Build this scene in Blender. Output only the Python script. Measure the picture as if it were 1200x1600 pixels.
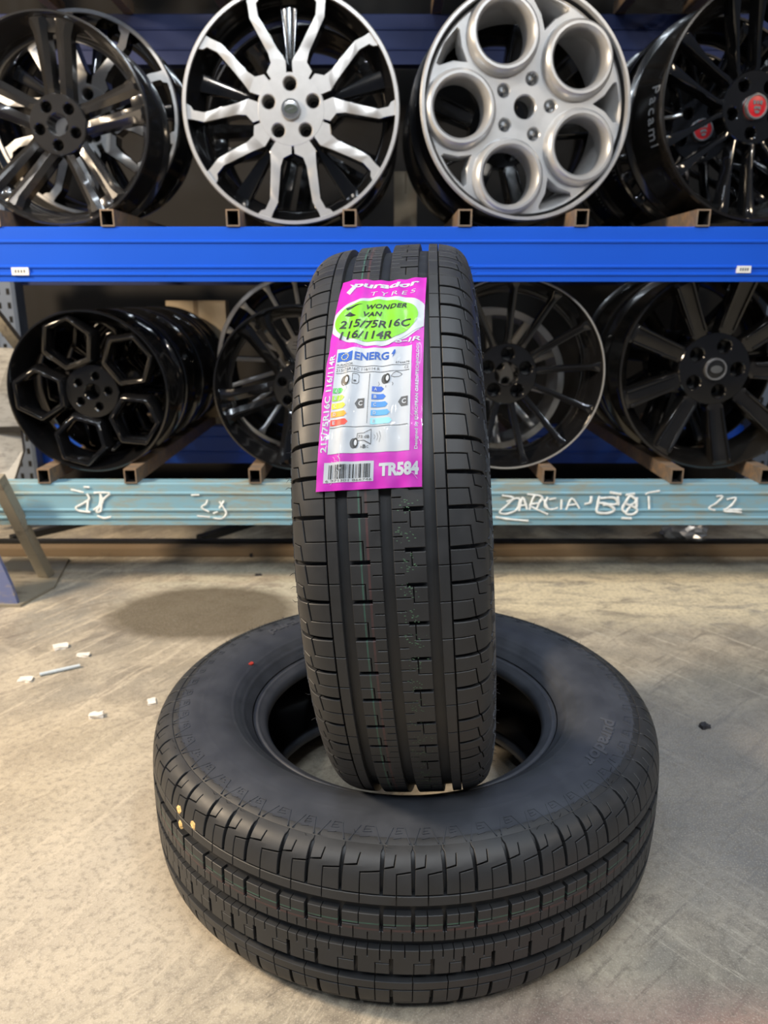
import bpy, bmesh, math, random
from mathutils import Matrix, Vector, Euler, noise as mnoise
random.seed(7)
PI = math.pi
scene = bpy.context.scene
COL = scene.collection
for o in list(bpy.data.objects): bpy.data.objects.remove(o)

# ------------------------------------------------------------------ camera
F_PX, PITCH, CAM_H = 1184.0, math.radians(15.886), 0.794
cam_d = bpy.data.cameras.new('camera'); cam = bpy.data.objects.new('camera', cam_d); COL.objects.link(cam)
cam_d.sensor_fit = 'VERTICAL'; cam_d.sensor_height = 36.0; cam_d.lens = 36.0*F_PX/1600
cam.location = (0, 0, CAM_H); cam.rotation_euler = (PI/2-PITCH, 0, 0)
cam_d.clip_start = 0.02
cam_d.dof.use_dof = True; cam_d.dof.focus_distance = 0.80; cam_d.dof.aperture_fstop = cam_d.lens/3.6
scene.camera = cam
# ------------------------------------------------------------------ world, lights, exposure
w = bpy.data.worlds.new('world'); scene.world = w; w.use_nodes = True
w.node_tree.nodes['Background'].inputs[0].default_value = (0.62, 0.74, 1.0, 1)
w.node_tree.nodes['Background'].inputs[1].default_value = 0.085
vs = scene.view_settings
vs.view_transform = 'Standard'; vs.look = 'None'; vs.gamma = 1.0; vs.use_curve_mapping = False
vs.exposure = 0.18
def area_lamp(name, loc, target, sx, sy, watts, col):
    d = bpy.data.lights.new(name, 'AREA'); d.shape = 'RECTANGLE'; d.size = sx; d.size_y = sy
    d.energy = watts; d.color = col
    o = bpy.data.objects.new(name, d); COL.objects.link(o); o.location = loc
    o.rotation_euler = (Vector(target)-Vector(loc)).to_track_quat('-Z', 'Y').to_euler()
    return o
COOL = (0.80, 0.90, 1.0); WARM = (1.0, 0.80, 0.57); NEUT = (1.0, 0.93, 0.84)
area_lamp('ceiling_tube_cool', (1.0, -0.2, 3.6), (0.9, 0.3, 0), 0.10, 2.4, 34, COOL)
area_lamp('ceiling_tube_cool', (-0.7, -0.9, 3.6), (-0.6, 0, 0), 0.10, 2.4, 26, COOL)
area_lamp('ceiling_tube_cool', (0.1, 1.15, 3.6), (0.1, 1.2, 0), 2.4, 0.10, 22, COOL)
area_lamp('hall_lamp_warm', (-2.5, 0.9, 2.1), (-0.3, 1.1, 0.1), 0.45, 0.45, 122, WARM)
area_lamp('hall_lamp_warm', (2.9, 0.2, 2.7), (1.2, 1.6, 0.1), 0.35, 0.35, 15, WARM)
for k in range(6):
    area_lamp('ceiling_spot', (-2.2+0.9*k, -1.3+0.25*(k % 2), 3.1), (-1.0+0.4*k, 1.6, 0.5), 0.10, 0.10, 12, NEUT if k % 2 else COOL)

# ------------------------------------------------------------------ helpers
def px(x, y, Y):
    """world point seen at photo pixel (x, y) at distance Y down the hall"""
    dx = (x-600)/F_PX; dy = (800-y)/F_PX
    c, s = math.cos(PITCH), math.sin(PITCH)
    d = Vector((dx, c+dy*s, -s+dy*c)); t = Y/d.y
    return Vector((0, 0, CAM_H)) + d*t
def pz(x, y, Z=0.0):
    dx = (x-600)/F_PX; dy = (800-y)/F_PX
    c, s = math.cos(PITCH), math.sin(PITCH)
    d = Vector((dx, c+dy*s, -s+dy*c)); t = (Z-CAM_H)/d.z
    return Vector((0, 0, CAM_H)) + d*t
def link(name, me, mat=None, parent=None, smooth=None):
    if mat is not None:
        for m in (mat if isinstance(mat, (list, tuple)) else [mat]): me.materials.append(m)
    if smooth is not None:
        me.polygons.foreach_set('use_smooth', [True]*len(me.polygons))
        me.set_sharp_from_angle(angle=math.radians(smooth))
    o = bpy.data.objects.new(name, me); COL.objects.link(o)
    if parent is not None: o.parent = parent
    return o
def obj(name, bm, mat=None, parent=None, smooth=None, recalc=False):
    if recalc: bmesh.ops.recalc_face_normals(bm, faces=bm.faces)
    me = bpy.data.meshes.new(name); bm.to_mesh(me); bm.free()
    return link(name, me, mat, parent, smooth)
def pyobj(name, vs_, fs, mat=None, parent=None, smooth=None, mi=None):
    me = bpy.data.meshes.new(name); me.from_pydata([tuple(v) for v in vs_], [], fs); me.update()
    if mi is not None: me.polygons.foreach_set('material_index', mi)
    return link(name, me, mat, parent, smooth)
def tag(o, label, cat, group=None):
    o['label'] = label; o['category'] = cat
    if group: o['group'] = group
    return o
def thing(name, label, cat, mat4=None, group=None):
    o = bpy.data.objects.new(name, None); COL.objects.link(o); o.empty_display_size = 0.05
    if mat4 is not None: o.matrix_world = mat4
    return tag(o, label, cat, group)
def struct(o): o['kind'] = 'structure'; return o
def box_bm(x0, x1, y0, y1, z0, z1, bev=0.0, bm=None):
    b = bm or bmesh.new()
    r = bmesh.ops.create_cube(b, size=1)
    for v in r['verts']:
        v.co = Vector((x0+(v.co.x+.5)*(x1-x0), y0+(v.co.y+.5)*(y1-y0), z0+(v.co.z+.5)*(z1-z0)))
    if bev:
        es = set(e for v in r['verts'] for e in v.link_edges)
        bmesh.ops.bevel(b, geom=list(es), offset=bev, segments=2, affect='EDGES')
    return b
def revolve(profile, n=96, closed=True):
    """profile [(r, z)] about local z"""
    V = []; Fs = []; m = len(profile)
    for i in range(n):
        a = 2*PI*i/n; c, s = math.cos(a), math.sin(a)
        for r, z in profile: V.append((r*c, r*s, z))
    for i in range(n):
        j = (i+1) % n
        for k in range(m if closed else m-1):
            l = (k+1) % m
            Fs.append((i*m+k, j*m+k, j*m+l, i*m+l))
    return V, Fs
def rev_obj(name, profile, mat, parent, n=96, smooth=35, closed=True):
    V, Fs = revolve(profile, n, closed)
    bm = bmesh.new(); vv = [bm.verts.new(v) for v in V]
    for f in Fs: bm.faces.new([vv[i] for i in f])
    return obj(name, bm, mat, parent, smooth, recalc=True)
def tube_curve(pts, rad, sides=6):
    """mesh of a round stroke along pts (world/local Vectors)"""
    V = []; Fs = []
    pts = [Vector(p) for p in pts]
    for i, p in enumerate(pts):
        t = (pts[min(i+1, len(pts)-1)]-pts[max(i-1, 0)]).normalized()
        a = t.orthogonal().normalized(); b = t.cross(a)
        rr = rad[i] if isinstance(rad, (list, tuple)) else rad
        for k in range(sides):
            an = 2*PI*k/sides; V.append(p+(a*math.cos(an)+b*math.sin(an))*rr)
    # keep the frames aligned
    for i in range(1, len(pts)):
        base = (i-1)*sides; best = min(range(sides), key=lambda q: (V[base]-V[i*sides+q]).length)
        seg = V[i*sides:(i+1)*sides]; V[i*sides:(i+1)*sides] = seg[best:]+seg[:best]
    for i in range(len(pts)-1):
        for k in range(sides):
            l = (k+1) % sides; Fs.append((i*sides+k, i*sides+l, (i+1)*sides+l, (i+1)*sides+k))
    Fs.append(tuple(range(sides-1, -1, -1))); Fs.append(tuple((len(pts)-1)*sides+k for k in range(sides)))
    return V, Fs

# ------------------------------------------------------------------ materials
def N(nt, t, **kw):
    n = nt.nodes.new(t)
    for k, v in kw.items(): setattr(n, k, v)
    return n
def new_mat(name):
    m = bpy.data.materials.new(name); m.use_nodes = True
    return m, m.node_tree, m.node_tree.nodes['Principled BSDF']
def ramp(nt, fac, stops):
    r = N(nt, 'ShaderNodeValToRGB'); e = r.color_ramp.elements
    while len(e) < len(stops): e.new(0.5)
    for k, (p, c) in enumerate(stops):
        e[k].position = p; e[k].color = (c[0], c[1], c[2], 1) if hasattr(c, '__len__') else (c, c, c, 1)
    nt.links.new(fac, r.inputs[0]); return r.outputs[0]
def noise_n(nt, vec, scale, detail=4, rough=.55, dist=0.0):
    n = N(nt, 'ShaderNodeTexNoise'); n.inputs['Scale'].default_value = scale; n.inputs['Detail'].default_value = detail
    n.inputs['Roughness'].default_value = rough; n.inputs['Distortion'].default_value = dist
    nt.links.new(vec, n.inputs['Vector']); return n.outputs['Fac']
def mix(nt, fac, a, b, mode='MIX'):
    m = N(nt, 'ShaderNodeMix', data_type='RGBA', blend_type=mode)
    for sock, v in ((m.inputs[0], fac), (m.inputs[6], a), (m.inputs[7], b)):
        if hasattr(v, 'links') or isinstance(v, bpy.types.NodeSocket): nt.links.new(v, sock)
        elif hasattr(v, '__len__'): sock.default_value = (v[0], v[1], v[2], 1)
        else: sock.default_value = v
    return m.outputs[2]
def mth(nt, op, a, b=None, c=None):
    m = N(nt, 'ShaderNodeMath', operation=op)
    for i, v in enumerate((a, b, c)):
        if v is None: continue
        if isinstance(v, bpy.types.NodeSocket): nt.links.new(v, m.inputs[i])
        else: m.inputs[i].default_value = v
    return m.outputs[0]
def coords(nt, kind='Object'):
    return N(nt, 'ShaderNodeTexCoord').outputs[kind]
def mapped(nt, vec, rot=(0,0,0), scale=(1,1,1), loc=(0,0,0)):
    m = N(nt, 'ShaderNodeMapping'); m.inputs['Rotation'].default_value = rot
    m.inputs['Scale'].default_value = scale; m.inputs['Location'].default_value = loc
    nt.links.new(vec, m.inputs[0]); return m.outputs[0]
def bump(nt, bs, h, strength=.3, dist=.002):
    b = N(nt, 'ShaderNodeBump'); b.inputs['Strength'].default_value = strength; b.inputs['Distance'].default_value = dist
    nt.links.new(h, b.inputs['Height']); nt.links.new(b.outputs[0], bs.inputs['Normal'])
def simple(name, col, rough=.5, metal=0.0, var=.12, vscale=30, coat=0.0, spec=.5, bmp=0.0):
    m, nt, bs = new_mat(name); v = coords(nt)
    n = noise_n(nt, v, vscale, 3)
    lo = [c*(1-var) for c in col]; hi = [min(1, c*(1+var)) for c in col]
    nt.links.new(ramp(nt, n, [(.3, lo), (.7, hi)]), bs.inputs['Base Color'])
    bs.inputs['Roughness'].default_value = rough; bs.inputs['Metallic'].default_value = metal
    bs.inputs['Coat Weight'].default_value = coat; bs.inputs['Coat Roughness'].default_value = .05
    bs.inputs['Specular IOR Level'].default_value = spec
    if bmp: bump(nt, bs, n, bmp)
    return m
def worn(name, col, dirt, rough=.45, amount=.55, metal=0.0, vscale=9):
    """painted steel with dirt blotches and scratches"""
    m, nt, bs = new_mat(name); v = coords(nt)
    n1 = noise_n(nt, v, vscale, 6, .65); n2 = noise_n(nt, mapped(nt, v, scale=(1, 6, 6)), 14, 5, .7)
    f = ramp(nt, mth(nt, 'MULTIPLY', n1, n2), [(amount*.45, 0), (amount*.45+.12, 1)])
    c0 = mix(nt, noise_n(nt, v, 4, 2), [c*.88 for c in col], [min(1, c*1.08) for c in col])
    nt.links.new(mix(nt, f, c0, dirt), bs.inputs['Base Color'])
    bs.inputs['Roughness'].default_value = rough; bs.inputs['Metallic'].default_value = metal
    bump(nt, bs, n2, .08, .001)
    return m
def rubber(name, col=(.020, .021, .023), rough=.50, stripes=()):
    m, nt, bs = new_mat(name); v = coords(nt)
    n = noise_n(nt, v, 26, 5, .6); fine = noise_n(nt, v, 900, 2)
    c = mix(nt, ramp(nt, n, [(.35, 0), (.75, 1)]), col, [x*1.45 for x in col])
    if stripes:
        sep = N(nt, 'ShaderNodeSeparateXYZ'); nt.links.new(v, sep.inputs[0])
        for z, wd, sc, amt in stripes:
            d = mth(nt, 'ABSOLUTE', mth(nt, 'SUBTRACT', sep.outputs[2], z))
            f = mth(nt, 'MULTIPLY', mth(nt, 'LESS_THAN', d, wd), amt)
            br = ramp(nt, noise_n(nt, v, 60, 2), [(.3, .5), (.6, 1)])
            c = mix(nt, mth(nt, 'MULTIPLY', f, br), c, sc)
    nt.links.new(c, bs.inputs['Base Color'])
    nt.links.new(ramp(nt, n, [(.3, rough-.06), (.7, rough+.08)]), bs.inputs['Roughness'])
    bs.inputs['Specular IOR Level'].default_value = .5
    bump(nt, bs, fine, .12, .0004)
    return m
M = {}
M['rubber'] = rubber('tread_rubber')
M['rubber_lines'] = rubber('tread_rubber_painted_lines', stripes=((.0268, .0008, (.05, .17, .12), .55), (.0195, .0012, (.13, .045, .045), .40)))
M['rubber_dots'] = rubber('tread_rubber_marked')
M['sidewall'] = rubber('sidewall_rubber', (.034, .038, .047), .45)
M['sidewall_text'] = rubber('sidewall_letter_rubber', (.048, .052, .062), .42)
M['liner'] = rubber('inner_liner_rubber', (.010, .010, .011), .40)
M['gloss_black'] = simple('gloss_black_paint', (.006, .006, .0065), .13, 0, .2, 12, coat=.6)
M['gloss_black_brown'] = simple('gloss_black_paint_dusty', (.010, .009, .008), .22, 0, .3, 9, coat=.4)
M['barrel_black'] = simple('barrel_black_paint', (.006, .006, .007), .28, 0, .3, 10, coat=.2)
M['graphite'] = simple('graphite_gloss_paint', (.030, .029, .029), .20, .35, .15, 10, coat=.7)
M['machined'] = simple('machined_aluminium', (.58, .575, .57), .38, .75, .05, 40)
M['silver'] = simple('silver_wheel_paint', (.50, .50, .50), .34, .55, .08, 18, coat=.25)
M['white_lip'] = simple('polished_lip', (.55, .54, .52), .35, .6, .06, 30)
M['dark_hole'] = simple('lug_hole_black', (.004, .004, .004), .35, 0, .2, 40)
M['cap_black'] = simple('cap_black', (.012, .013, .014), .25, .1, .2, 40)
M['cap_chrome'] = simple('cap_chrome', (.55, .56, .57), .2, .9, .05, 40)
M['cap_red'] = simple('cap_red', (.52, .012, .02), .3, 0, .1, 40)
M['green_oval'] = simple('emblem_green', (.05, .062, .056), .3, 0, .1, 40)
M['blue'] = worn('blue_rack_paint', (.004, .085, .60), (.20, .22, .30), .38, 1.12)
M['blue_shaded'] = worn('shaded_blue_rack_paint', (.002, .014, .09), (.008, .01, .02), .65, .9)  # rack blue with the shade on the rear beams darkened into its colour
M['lightblue'] = worn('pale_blue_rack_paint', (.20, .38, .48), (.27, .30, .26), .5, .50, vscale=4)
M['steel'] = worn('rusty_square_tube', (.22, .17, .13), (.34, .22, .13), .5, .5, .35, 25)
M['steel_in'] = simple('tube_inside', (.012, .010, .009), .8, 0, .3, 40)
M['post'] = worn('grey_blue_upright', (.16, .20, .27), (.30, .30, .30), .45, .7, .2)
M['stand'] = worn('old_stand_paint', (.14, .17, .33), (.36, .30, .20), .55, .55, .1, 7)
M['stand_steel'] = worn('dull_stand_steel', (.30, .27, .21), (.14, .12, .10), .5, .6, .3, 10)
M['panel'] = worn('pale_sheet', (.42, .43, .43), (.22, .22, .22), .6, .5, 0, 4)
M['carton'] = simple('carton_board', (.42, .34, .24), .8, 0, .1, 15)
M['plank'] = worn('brown_floor_beam', (.22, .16, .10), (.10, .08, .06), .7, .7, 0, 6)
M['dark_steel_and_shadow'] = simple('dark_steel_and_shadow', (.025, .024, .023), .5, .3, .2, 20)  # rail steel, and the dark of imitated floor shadows
M['chalk'] = simple('white_paint_marker', (.80, .84, .84), .7, 0, .15, 60)
M['paper'] = simple('white_paper', (.78, .78, .76), .6, 0, .04, 40)
M['bits'] = simple('pale_plaster_bits', (.78, .72, .64), .8, 0, .1, 60)
M['petal'] = simple('yellow_crumbs', (.75, .50, .20), .8, 0, .2, 80)
M['pebble'] = simple('dark_pebble', (.03, .03, .035), .6, 0, .3, 80)
M['stick'] = simple('pale_plastic_stick', (.55, .60, .62), .4, 0, .05, 60)
M['foil'] = simple('crumpled_foil', (.6, .6, .6), .25, .7, .15, 30)
M['red_dot'] = simple('red_paint_dot', (.35, .03, .02), .6, 0, .1, 80)
M['pink'] = simple('magenta_label_print', (.50, .018, .42), .40, 0, .10, 45, coat=.2)
M['lab_green'] = simple('lime_label_print', (.17, .52, .02), .42, 0, .05, 40, coat=.15)
M['lab_white'] = simple('white_label_print', (.46, .50, .55), .55, 0, .03, 40, coat=.1)
M['lab_black'] = simple('black_label_print', (.012, .014, .014), .45)
M['lab_grey'] = simple('grey_label_print', (.07, .075, .08), .5)
M['lab_blue'] = simple('blue_label_print', (.012, .09, .42), .45)
def ink(n, c): M[n] = simple(n, c, .45)
for n_, c_ in (('ink_g1', (.06, .42, .08)), ('ink_g2', (.30, .58, .03)), ('ink_y', (.85, .70, .02)), ('ink_o', (.85, .34, .02)), ('ink_r', (.75, .05, .03)),
               ('ink_b1', (.02, .10, .52)), ('ink_b2', (.03, .15, .56)), ('ink_b3', (.05, .24, .64)), ('ink_b4', (.08, .32, .66)), ('ink_b5', (.25, .60, .74)), ('ink_star', (.8, .7, .1))): ink(n_, c_)

def floor_material():
    m, nt, bs = new_mat('worn_concrete'); v = coords(nt)
    big = noise_n(nt, v, 1.3, 5, .6); mid = noise_n(nt, v, 5.5, 6, .65, .4); fine = noise_n(nt, v, 95, 4, .7); grain = noise_n(nt, v, 420, 2)
    c = mix(nt, ramp(nt, big, [(.36, 0), (.62, 1)]), (.31, .262, .190), (.255, .238, .205))
    c = mix(nt, ramp(nt, mid, [(.42, 0), (.62, .85)]), c, (.46, .40, .305))
    c = mix(nt, ramp(nt, noise_n(nt, mapped(nt, v, loc=(3, 1, 0)), 8, 6, .7, .6), [(.50, 0), (.64, .7)]), c, (.165, .140, .110))
    # long sweep scratches
    sx = N(nt, 'ShaderNodeSeparateXYZ'); nt.links.new(v, sx.inputs[0])
    wob_x = mth(nt, 'ADD', sx.outputs[0], mth(nt, 'MULTIPLY', mth(nt, 'SUBTRACT', big, .5), 1.2))
    left = ramp(nt, wob_x, [(0.0, 1), (.22, .15)]); right = ramp(nt, wob_x, [(.12, 0), (.45, 1)])
    st = noise_n(nt, mapped(nt, mapped(nt, v, rot=(0, 0, math.radians(-62))), scale=(1.2, 11, 1)), 3.2, 6, .7, .3)
    c = mix(nt, mth(nt, 'MULTIPLY', left, ramp(nt, st, [(.53, 0), (.62, .75)])), c, (.52, .45, .345))
    st2 = noise_n(nt, mapped(nt, mapped(nt, v, rot=(0, 0, math.radians(52))), scale=(1.2, 26, 1), loc=(1, 2, 0)), 2.6, 6, .7, .3)
    c = mix(nt, mth(nt, 'MULTIPLY', right, ramp(nt, st2, [(.585, 0), (.635, .75)])), c, (.50, .45, .36))
    st3 = noise_n(nt, mapped(nt, mapped(nt, v, rot=(0, 0, math.radians(-40))), scale=(1.5, 16, 1), loc=(4, 2, 0)), 3.4, 6, .7, .3)
    c = mix(nt, ramp(nt, st3, [(.55, 0), (.65, .65)]), c, (.150, .128, .104))
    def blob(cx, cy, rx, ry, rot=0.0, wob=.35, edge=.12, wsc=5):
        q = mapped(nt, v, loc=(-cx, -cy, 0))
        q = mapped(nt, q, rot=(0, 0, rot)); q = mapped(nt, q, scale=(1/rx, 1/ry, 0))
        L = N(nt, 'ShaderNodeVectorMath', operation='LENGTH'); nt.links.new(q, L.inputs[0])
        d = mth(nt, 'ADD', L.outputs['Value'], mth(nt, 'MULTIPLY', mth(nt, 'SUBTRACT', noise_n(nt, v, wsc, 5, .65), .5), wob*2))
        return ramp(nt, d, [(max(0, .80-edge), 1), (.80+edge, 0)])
    # pale splashed cement band in front of the rack
    pale = noise_n(nt, mapped(nt, v, scale=(1, 2.2, 1)), 9, 7, .72, .8)
    c = mix(nt, mth(nt, 'MULTIPLY', blob(.75, 1.97, 1.0, .26, 0, .35, .3), ramp(nt, pale, [(.36, 0), (.52, .92)])), c, (.70, .60, .41))
    c = mix(nt, mth(nt, 'MULTIPLY', blob(-.36, 1.99, .42, .28, 0, .4, .3), ramp(nt, pale, [(.42, 0), (.54, .8)])), c, (.52, .49, .38))
    # damp oil patch
    c = mix(nt, mth(nt, 'MULTIPLY', blob(-.47, 1.84, .30, .215, 0, .16, .10, 6), .90), c, (.088, .070, .044))
    # tyre's cast shadow painted grey on the right, reddish tint bottom right
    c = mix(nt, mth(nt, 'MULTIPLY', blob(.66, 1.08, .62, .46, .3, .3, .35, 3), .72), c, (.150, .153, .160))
    c = mix(nt, mth(nt, 'MULTIPLY', blob(.45, .60, .44, .13, .1, .3, .3, 3), .6), c, (.34, .200, .170))
    # pale rough patch front left
    c = mix(nt, mth(nt, 'MULTIPLY', blob(-.36, .88, .30, .36, .4, .4, .4, 4), .7), c, (.52, .45, .35))
    c = mix(nt, mth(nt, 'MULTIPLY', blob(-.62, 1.15, .30, .30, .4, .4, .4, 4), .45), c, (.50, .42, .30))
    c = mix(nt, ramp(nt, fine, [(.48, 0), (.68, .55)]), c, (.16, .140, .112))
    c = mix(nt, ramp(nt, grain, [(.52, 0), (.72, .4)]), c, (.62, .56, .47))
    nt.links.new(c, bs.inputs['Base Color'])
    nt.links.new(ramp(nt, mid, [(.3, .50), (.7, .72)]), bs.inputs['Roughness'])
    bs.inputs['Specular IOR Level'].default_value = .35
    bump(nt, bs, mth(nt, 'ADD', fine, mth(nt, 'MULTIPLY', st, .6)), .35, .0025)
    return m
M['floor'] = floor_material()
def wall_material():
    m, nt, bs = new_mat('dark_back_wall'); v = coords(nt)
    n = noise_n(nt, v, 2.5, 5)
    nt.links.new(ramp(nt, n, [(.3, (.009, .008, .0075)), (.7, (.018, .016, .014))]), bs.inputs['Base Color'])
    bs.inputs['Roughness'].default_value = .8; bump(nt, bs, noise_n(nt, v, 60, 3), .2)
    return m
M['wall'] = wall_material()

# ------------------------------------------------------------------ setting
bm = bmesh.new(); bmesh.ops.create_grid(bm, x_segments=1, y_segments=1, size=1)
for v in bm.verts: v.co = Vector((v.co.x*5, -3+(v.co.y+1)*3.2, 0))
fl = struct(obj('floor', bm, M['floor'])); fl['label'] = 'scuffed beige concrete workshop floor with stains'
wl = struct(obj('wall_back', box_bm(-5, 5, 3.3, 3.4, 0, 4.2), M['wall'])); wl['label'] = 'dark brown back wall behind the rack'

RY = 2.0          # front face of the rack
RYB = 2.98        # rear beams
XL, XR = -1.50, 1.50
def beam(name, label, z0, z1, y, mat, marks, group=None, face=-1):
    """cold-rolled box beam with pressed ridges along its face; face=-1 looks to the camera"""
    h = z1-z0; d = .05
    prof = [(0, z0)]
    for mz in marks:
        zc = z0+h*mz
        prof += [(0, zc-.0045), (-.0035, zc-.002), (-.0035, zc+.002), (0, zc+.0045)]
    prof += [(0, z1-.002), (.002, z1), (d, z1), (d, z0)]
    V = []; Fs = []; n = len(prof)
    for x in (XL, XR):
        for py, z in prof: V.append((x, y-py*face, z))
    for k in range(n):
        l = (k+1) % n; Fs.append((k, l, n+l, n+k))
    Fs.append(tuple(range(n))); Fs.append(tuple(range(2*n-1, n-1, -1)))
    bm = bmesh.new(); vv = [bm.verts.new(q) for q in V]
    for f in Fs: bm.faces.new([vv[i] for i in f])
    t = thing(name, label, 'rack beam', None, group)
    t.location = (0, y, z0)
    o = obj('beam_profile', bm, mat, t, recalc=True); o.matrix_parent_inverse = Matrix.Translation((0, -y, -z0))
    return t
def put(o, parent):
    """parent o while keeping world coordinates baked in its mesh"""
    o.parent = parent
    o.matrix_parent_inverse = (Matrix.LocRotScale(parent.location, parent.rotation_euler, parent.scale)).inverted()
    return o
U0, U1 = .830, .960
L0, L1 = .188, .306
ub = beam('rack_beam', 'bright blue rack beam under the upper row of wheels', U0, U1, RY, M['blue'], (.13, .27, .73))
lb = beam('rack_beam', 'pale blue rack beam with white hand-painted numbers', L0, L1, RY, M['lightblue'], (.17, .36, .76))
beam('rack_beam', 'shade-darkened blue rear rack beam seen just below the bright blue front beam', U0+.005, U1-.005, RYB, M['blue_shaded'], (.3, .7), face=-1)
beam('rack_beam', 'blue rear rack beam low behind the lower row of wheels', .15, .30, RYB, M['blue'], (.3, .7), face=-1)
beam('rack_beam', 'shade-darkened blue rear rack beam high behind the silver wheels', 1.575, 1.73, RYB, M['blue_shaded'], (.3, .7), face=-1)
beam('rack_beam', 'blue top rack beam above the machined and silver wheels', 1.60, 1.73, RY, M['blue'], (.27, .73))
# small white stickers and bare chips on the bright blue beam
for (x, y, wd, hh) in ((33, 424, 25, 12), (1161, 421, 23, 11)):
    a = px(x-wd/2, y+hh/2, RY); b = px(x+wd/2, y-hh/2, RY)
    o = put(obj('sticker', box_bm(a.x, b.x, RY-.006, RY+.001, a.z, b.z), M['paper']), ub); o['label'] = 'small white shelf sticker'
    for k in range(4):
        xx = a.x+(b.x-a.x)*(.2+.17*k); zz = (a.z+b.z)/2
        q = obj('sticker_digit', box_bm(xx, xx+.0035, RY-.0064, RY-.004, zz-.0035, zz+.0035), M['lab_grey']); q.parent = o
def upright(name, label, x, y, mat, z1=3.0):
    t = thing(name, label, 'rack upright'); t.location = (x, y, 0)
    bm = bmesh.new()
    w, d, th = .085, .07, .004
    prof = [(-w/2, d/2), (-w/2, -d/2), (-w/2+.012, -d/2-.006), (w/2-.012, -d/2-.006), (w/2, -d/2), (w/2, d/2), (w/2-th, d/2), (w/2-th, -d/2+th), (-w/2+th, -d/2+th), (-w/2+th, d/2)]
    a = [bm.verts.new((p[0], p[1], 0)) for p in prof]; b = [bm.verts.new((p[0], p[1], z1)) for p in prof]
    for k in range(len(prof)):
        l = (k+1) % len(prof); bm.faces.new((a[k], a[l], b[l], b[k]))
    bm.faces.new(a); bm.faces.new(list(reversed(b)))
    obj('post', bm, mat, t, recalc=True)
    bm = bmesh.new()
    z = .1
    while z < z1-.05:
        for sx in (-.018, .018): box_bm(sx-.006, sx+.006, -d/2-.0072, -d/2-.004, z, z+.022, bm=bm)
        z += .05
    h = obj('slot_holes', bm, M['dark_hole'], t); h['kind'] = 'stuff'
    obj('foot_plate', box_bm(-.07, .07, -.06, .06, 0, .006), mat, t)
    return t
upright('rack_upright', 'blue-grey slotted rack upright behind the black wheels at the left end', -1.41, 2.96, M['post'])
upright('rack_upright', 'blue-grey slotted rack upright at the far right end', 1.47, 2.96, M['post'])

# square tubes lying front to back on the beams
def sq_tube(x, z, lean, label, group, y0=RY-.004, w=.034, h=.040):
    t = thing('square_tube', label, 'steel tube', None, group)
    th = .0035; Ln = RYB+.02-y0
    V = []; Fs = []; mi = []
    for y in (0, Ln):
        sx = lean*y
        for q, (hw, zb, zt) in enumerate(((w/2, 0, h), (w/2-th, th, h-th))):
            V += [(-hw+sx, y, zb), (hw+sx, y, zb), (hw+sx, y, zt), (-hw+sx, y, zt)]
    for k in range(4):
        l = (k+1) % 4
        Fs.append((k, l, 8+l, 8+k)); mi.append(0)
        Fs.append((4+l, 4+k, 12+k, 12+l)); mi.append(1)
        Fs.append((l, k, 4+k, 4+l)); mi.append(0)
        Fs.append((8+k, 8+l, 12+l, 12+k)); mi.append(0)
    t.location = (x, y0, z)
    bm = bmesh.new(); vv = [bm.verts.new(q) for q in V]
    for f, i in zip(Fs, mi): bm.faces.new([vv[j] for j in f]).material_index = i
    obj('tube_wall', bm, [M['steel'], M['steel_in']], t, recalc=True)
    return t
def tube_pair(cx, d, z, who, grp):
    for sg, q in ((-1, 'left'), (1, 'right')):
        sq_tube(cx+sg*(d+.017), z+.0003, 0, 'rusty square tube under the %s side of the %s' % (q, who), grp)
GU, GL = 'square tubes on the upper beam', 'square tubes on the lower beam'
SEAT = {'u1': (-.824, .124), 'u3': (-.229, .127), 'u4': (.344, .127), 'u5': (.945, .140), 'l1': (-.803, .100), 'l2': (-.240, .092), 'l3': (.339, .090), 'l4': (.913, .104)}
tube_pair(*SEAT['u1'], U1, 'black twin-spoke wheel', GU); tube_pair(*SEAT['u3'], U1, 'split-spoke machined wheel', GU)
tube_pair(*SEAT['u4'], U1, 'silver five-hole wheel', GU); tube_pair(*SEAT['u5'], U1, 'wheel with the red cap', GU)
tube_pair(*SEAT['l1'], L1, 'honeycomb wheel', GL); tube_pair(*SEAT['l2'], L1, 'half-hidden twin-spoke wheel', GL)
tube_pair(*SEAT['l3'], L1, 'thin-spoke wheel with bright lip', GL); tube_pair(*SEAT['l4'], L1, 'nine-spoke wheel', GL)
def seat(key, R, pad=.0008):
    cx, d = SEAT[key]
    if key in ('u4', 'u5'): pad += .010; cx += .014; d = min(d, .128)
    top = (U1 if key[0] == 'u' else L1)+.0403
    return cx, top+math.sqrt(R*R-d*d)+pad
for x, q in ((-1.12, 'left tube under the wheel above the black twin-spoke wheel'), (-.88, 'right tube under the wheel above the black twin-spoke wheel'), (-.54, 'left tube under the wheel above the split-spoke wheel'), (-.30, 'right tube under the wheel above the split-spoke wheel'),
             (.18, 'left tube under the wheel above the silver wheel'), (.42, 'right tube under the wheel above the silver wheel'), (.81, 'left tube under the wheel above the red-capped wheel'), (1.05, 'right tube under the wheel above the red-capped wheel')):
    sq_tube(x, 1.7303, 0, q, 'square tubes on the top beam')

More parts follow.
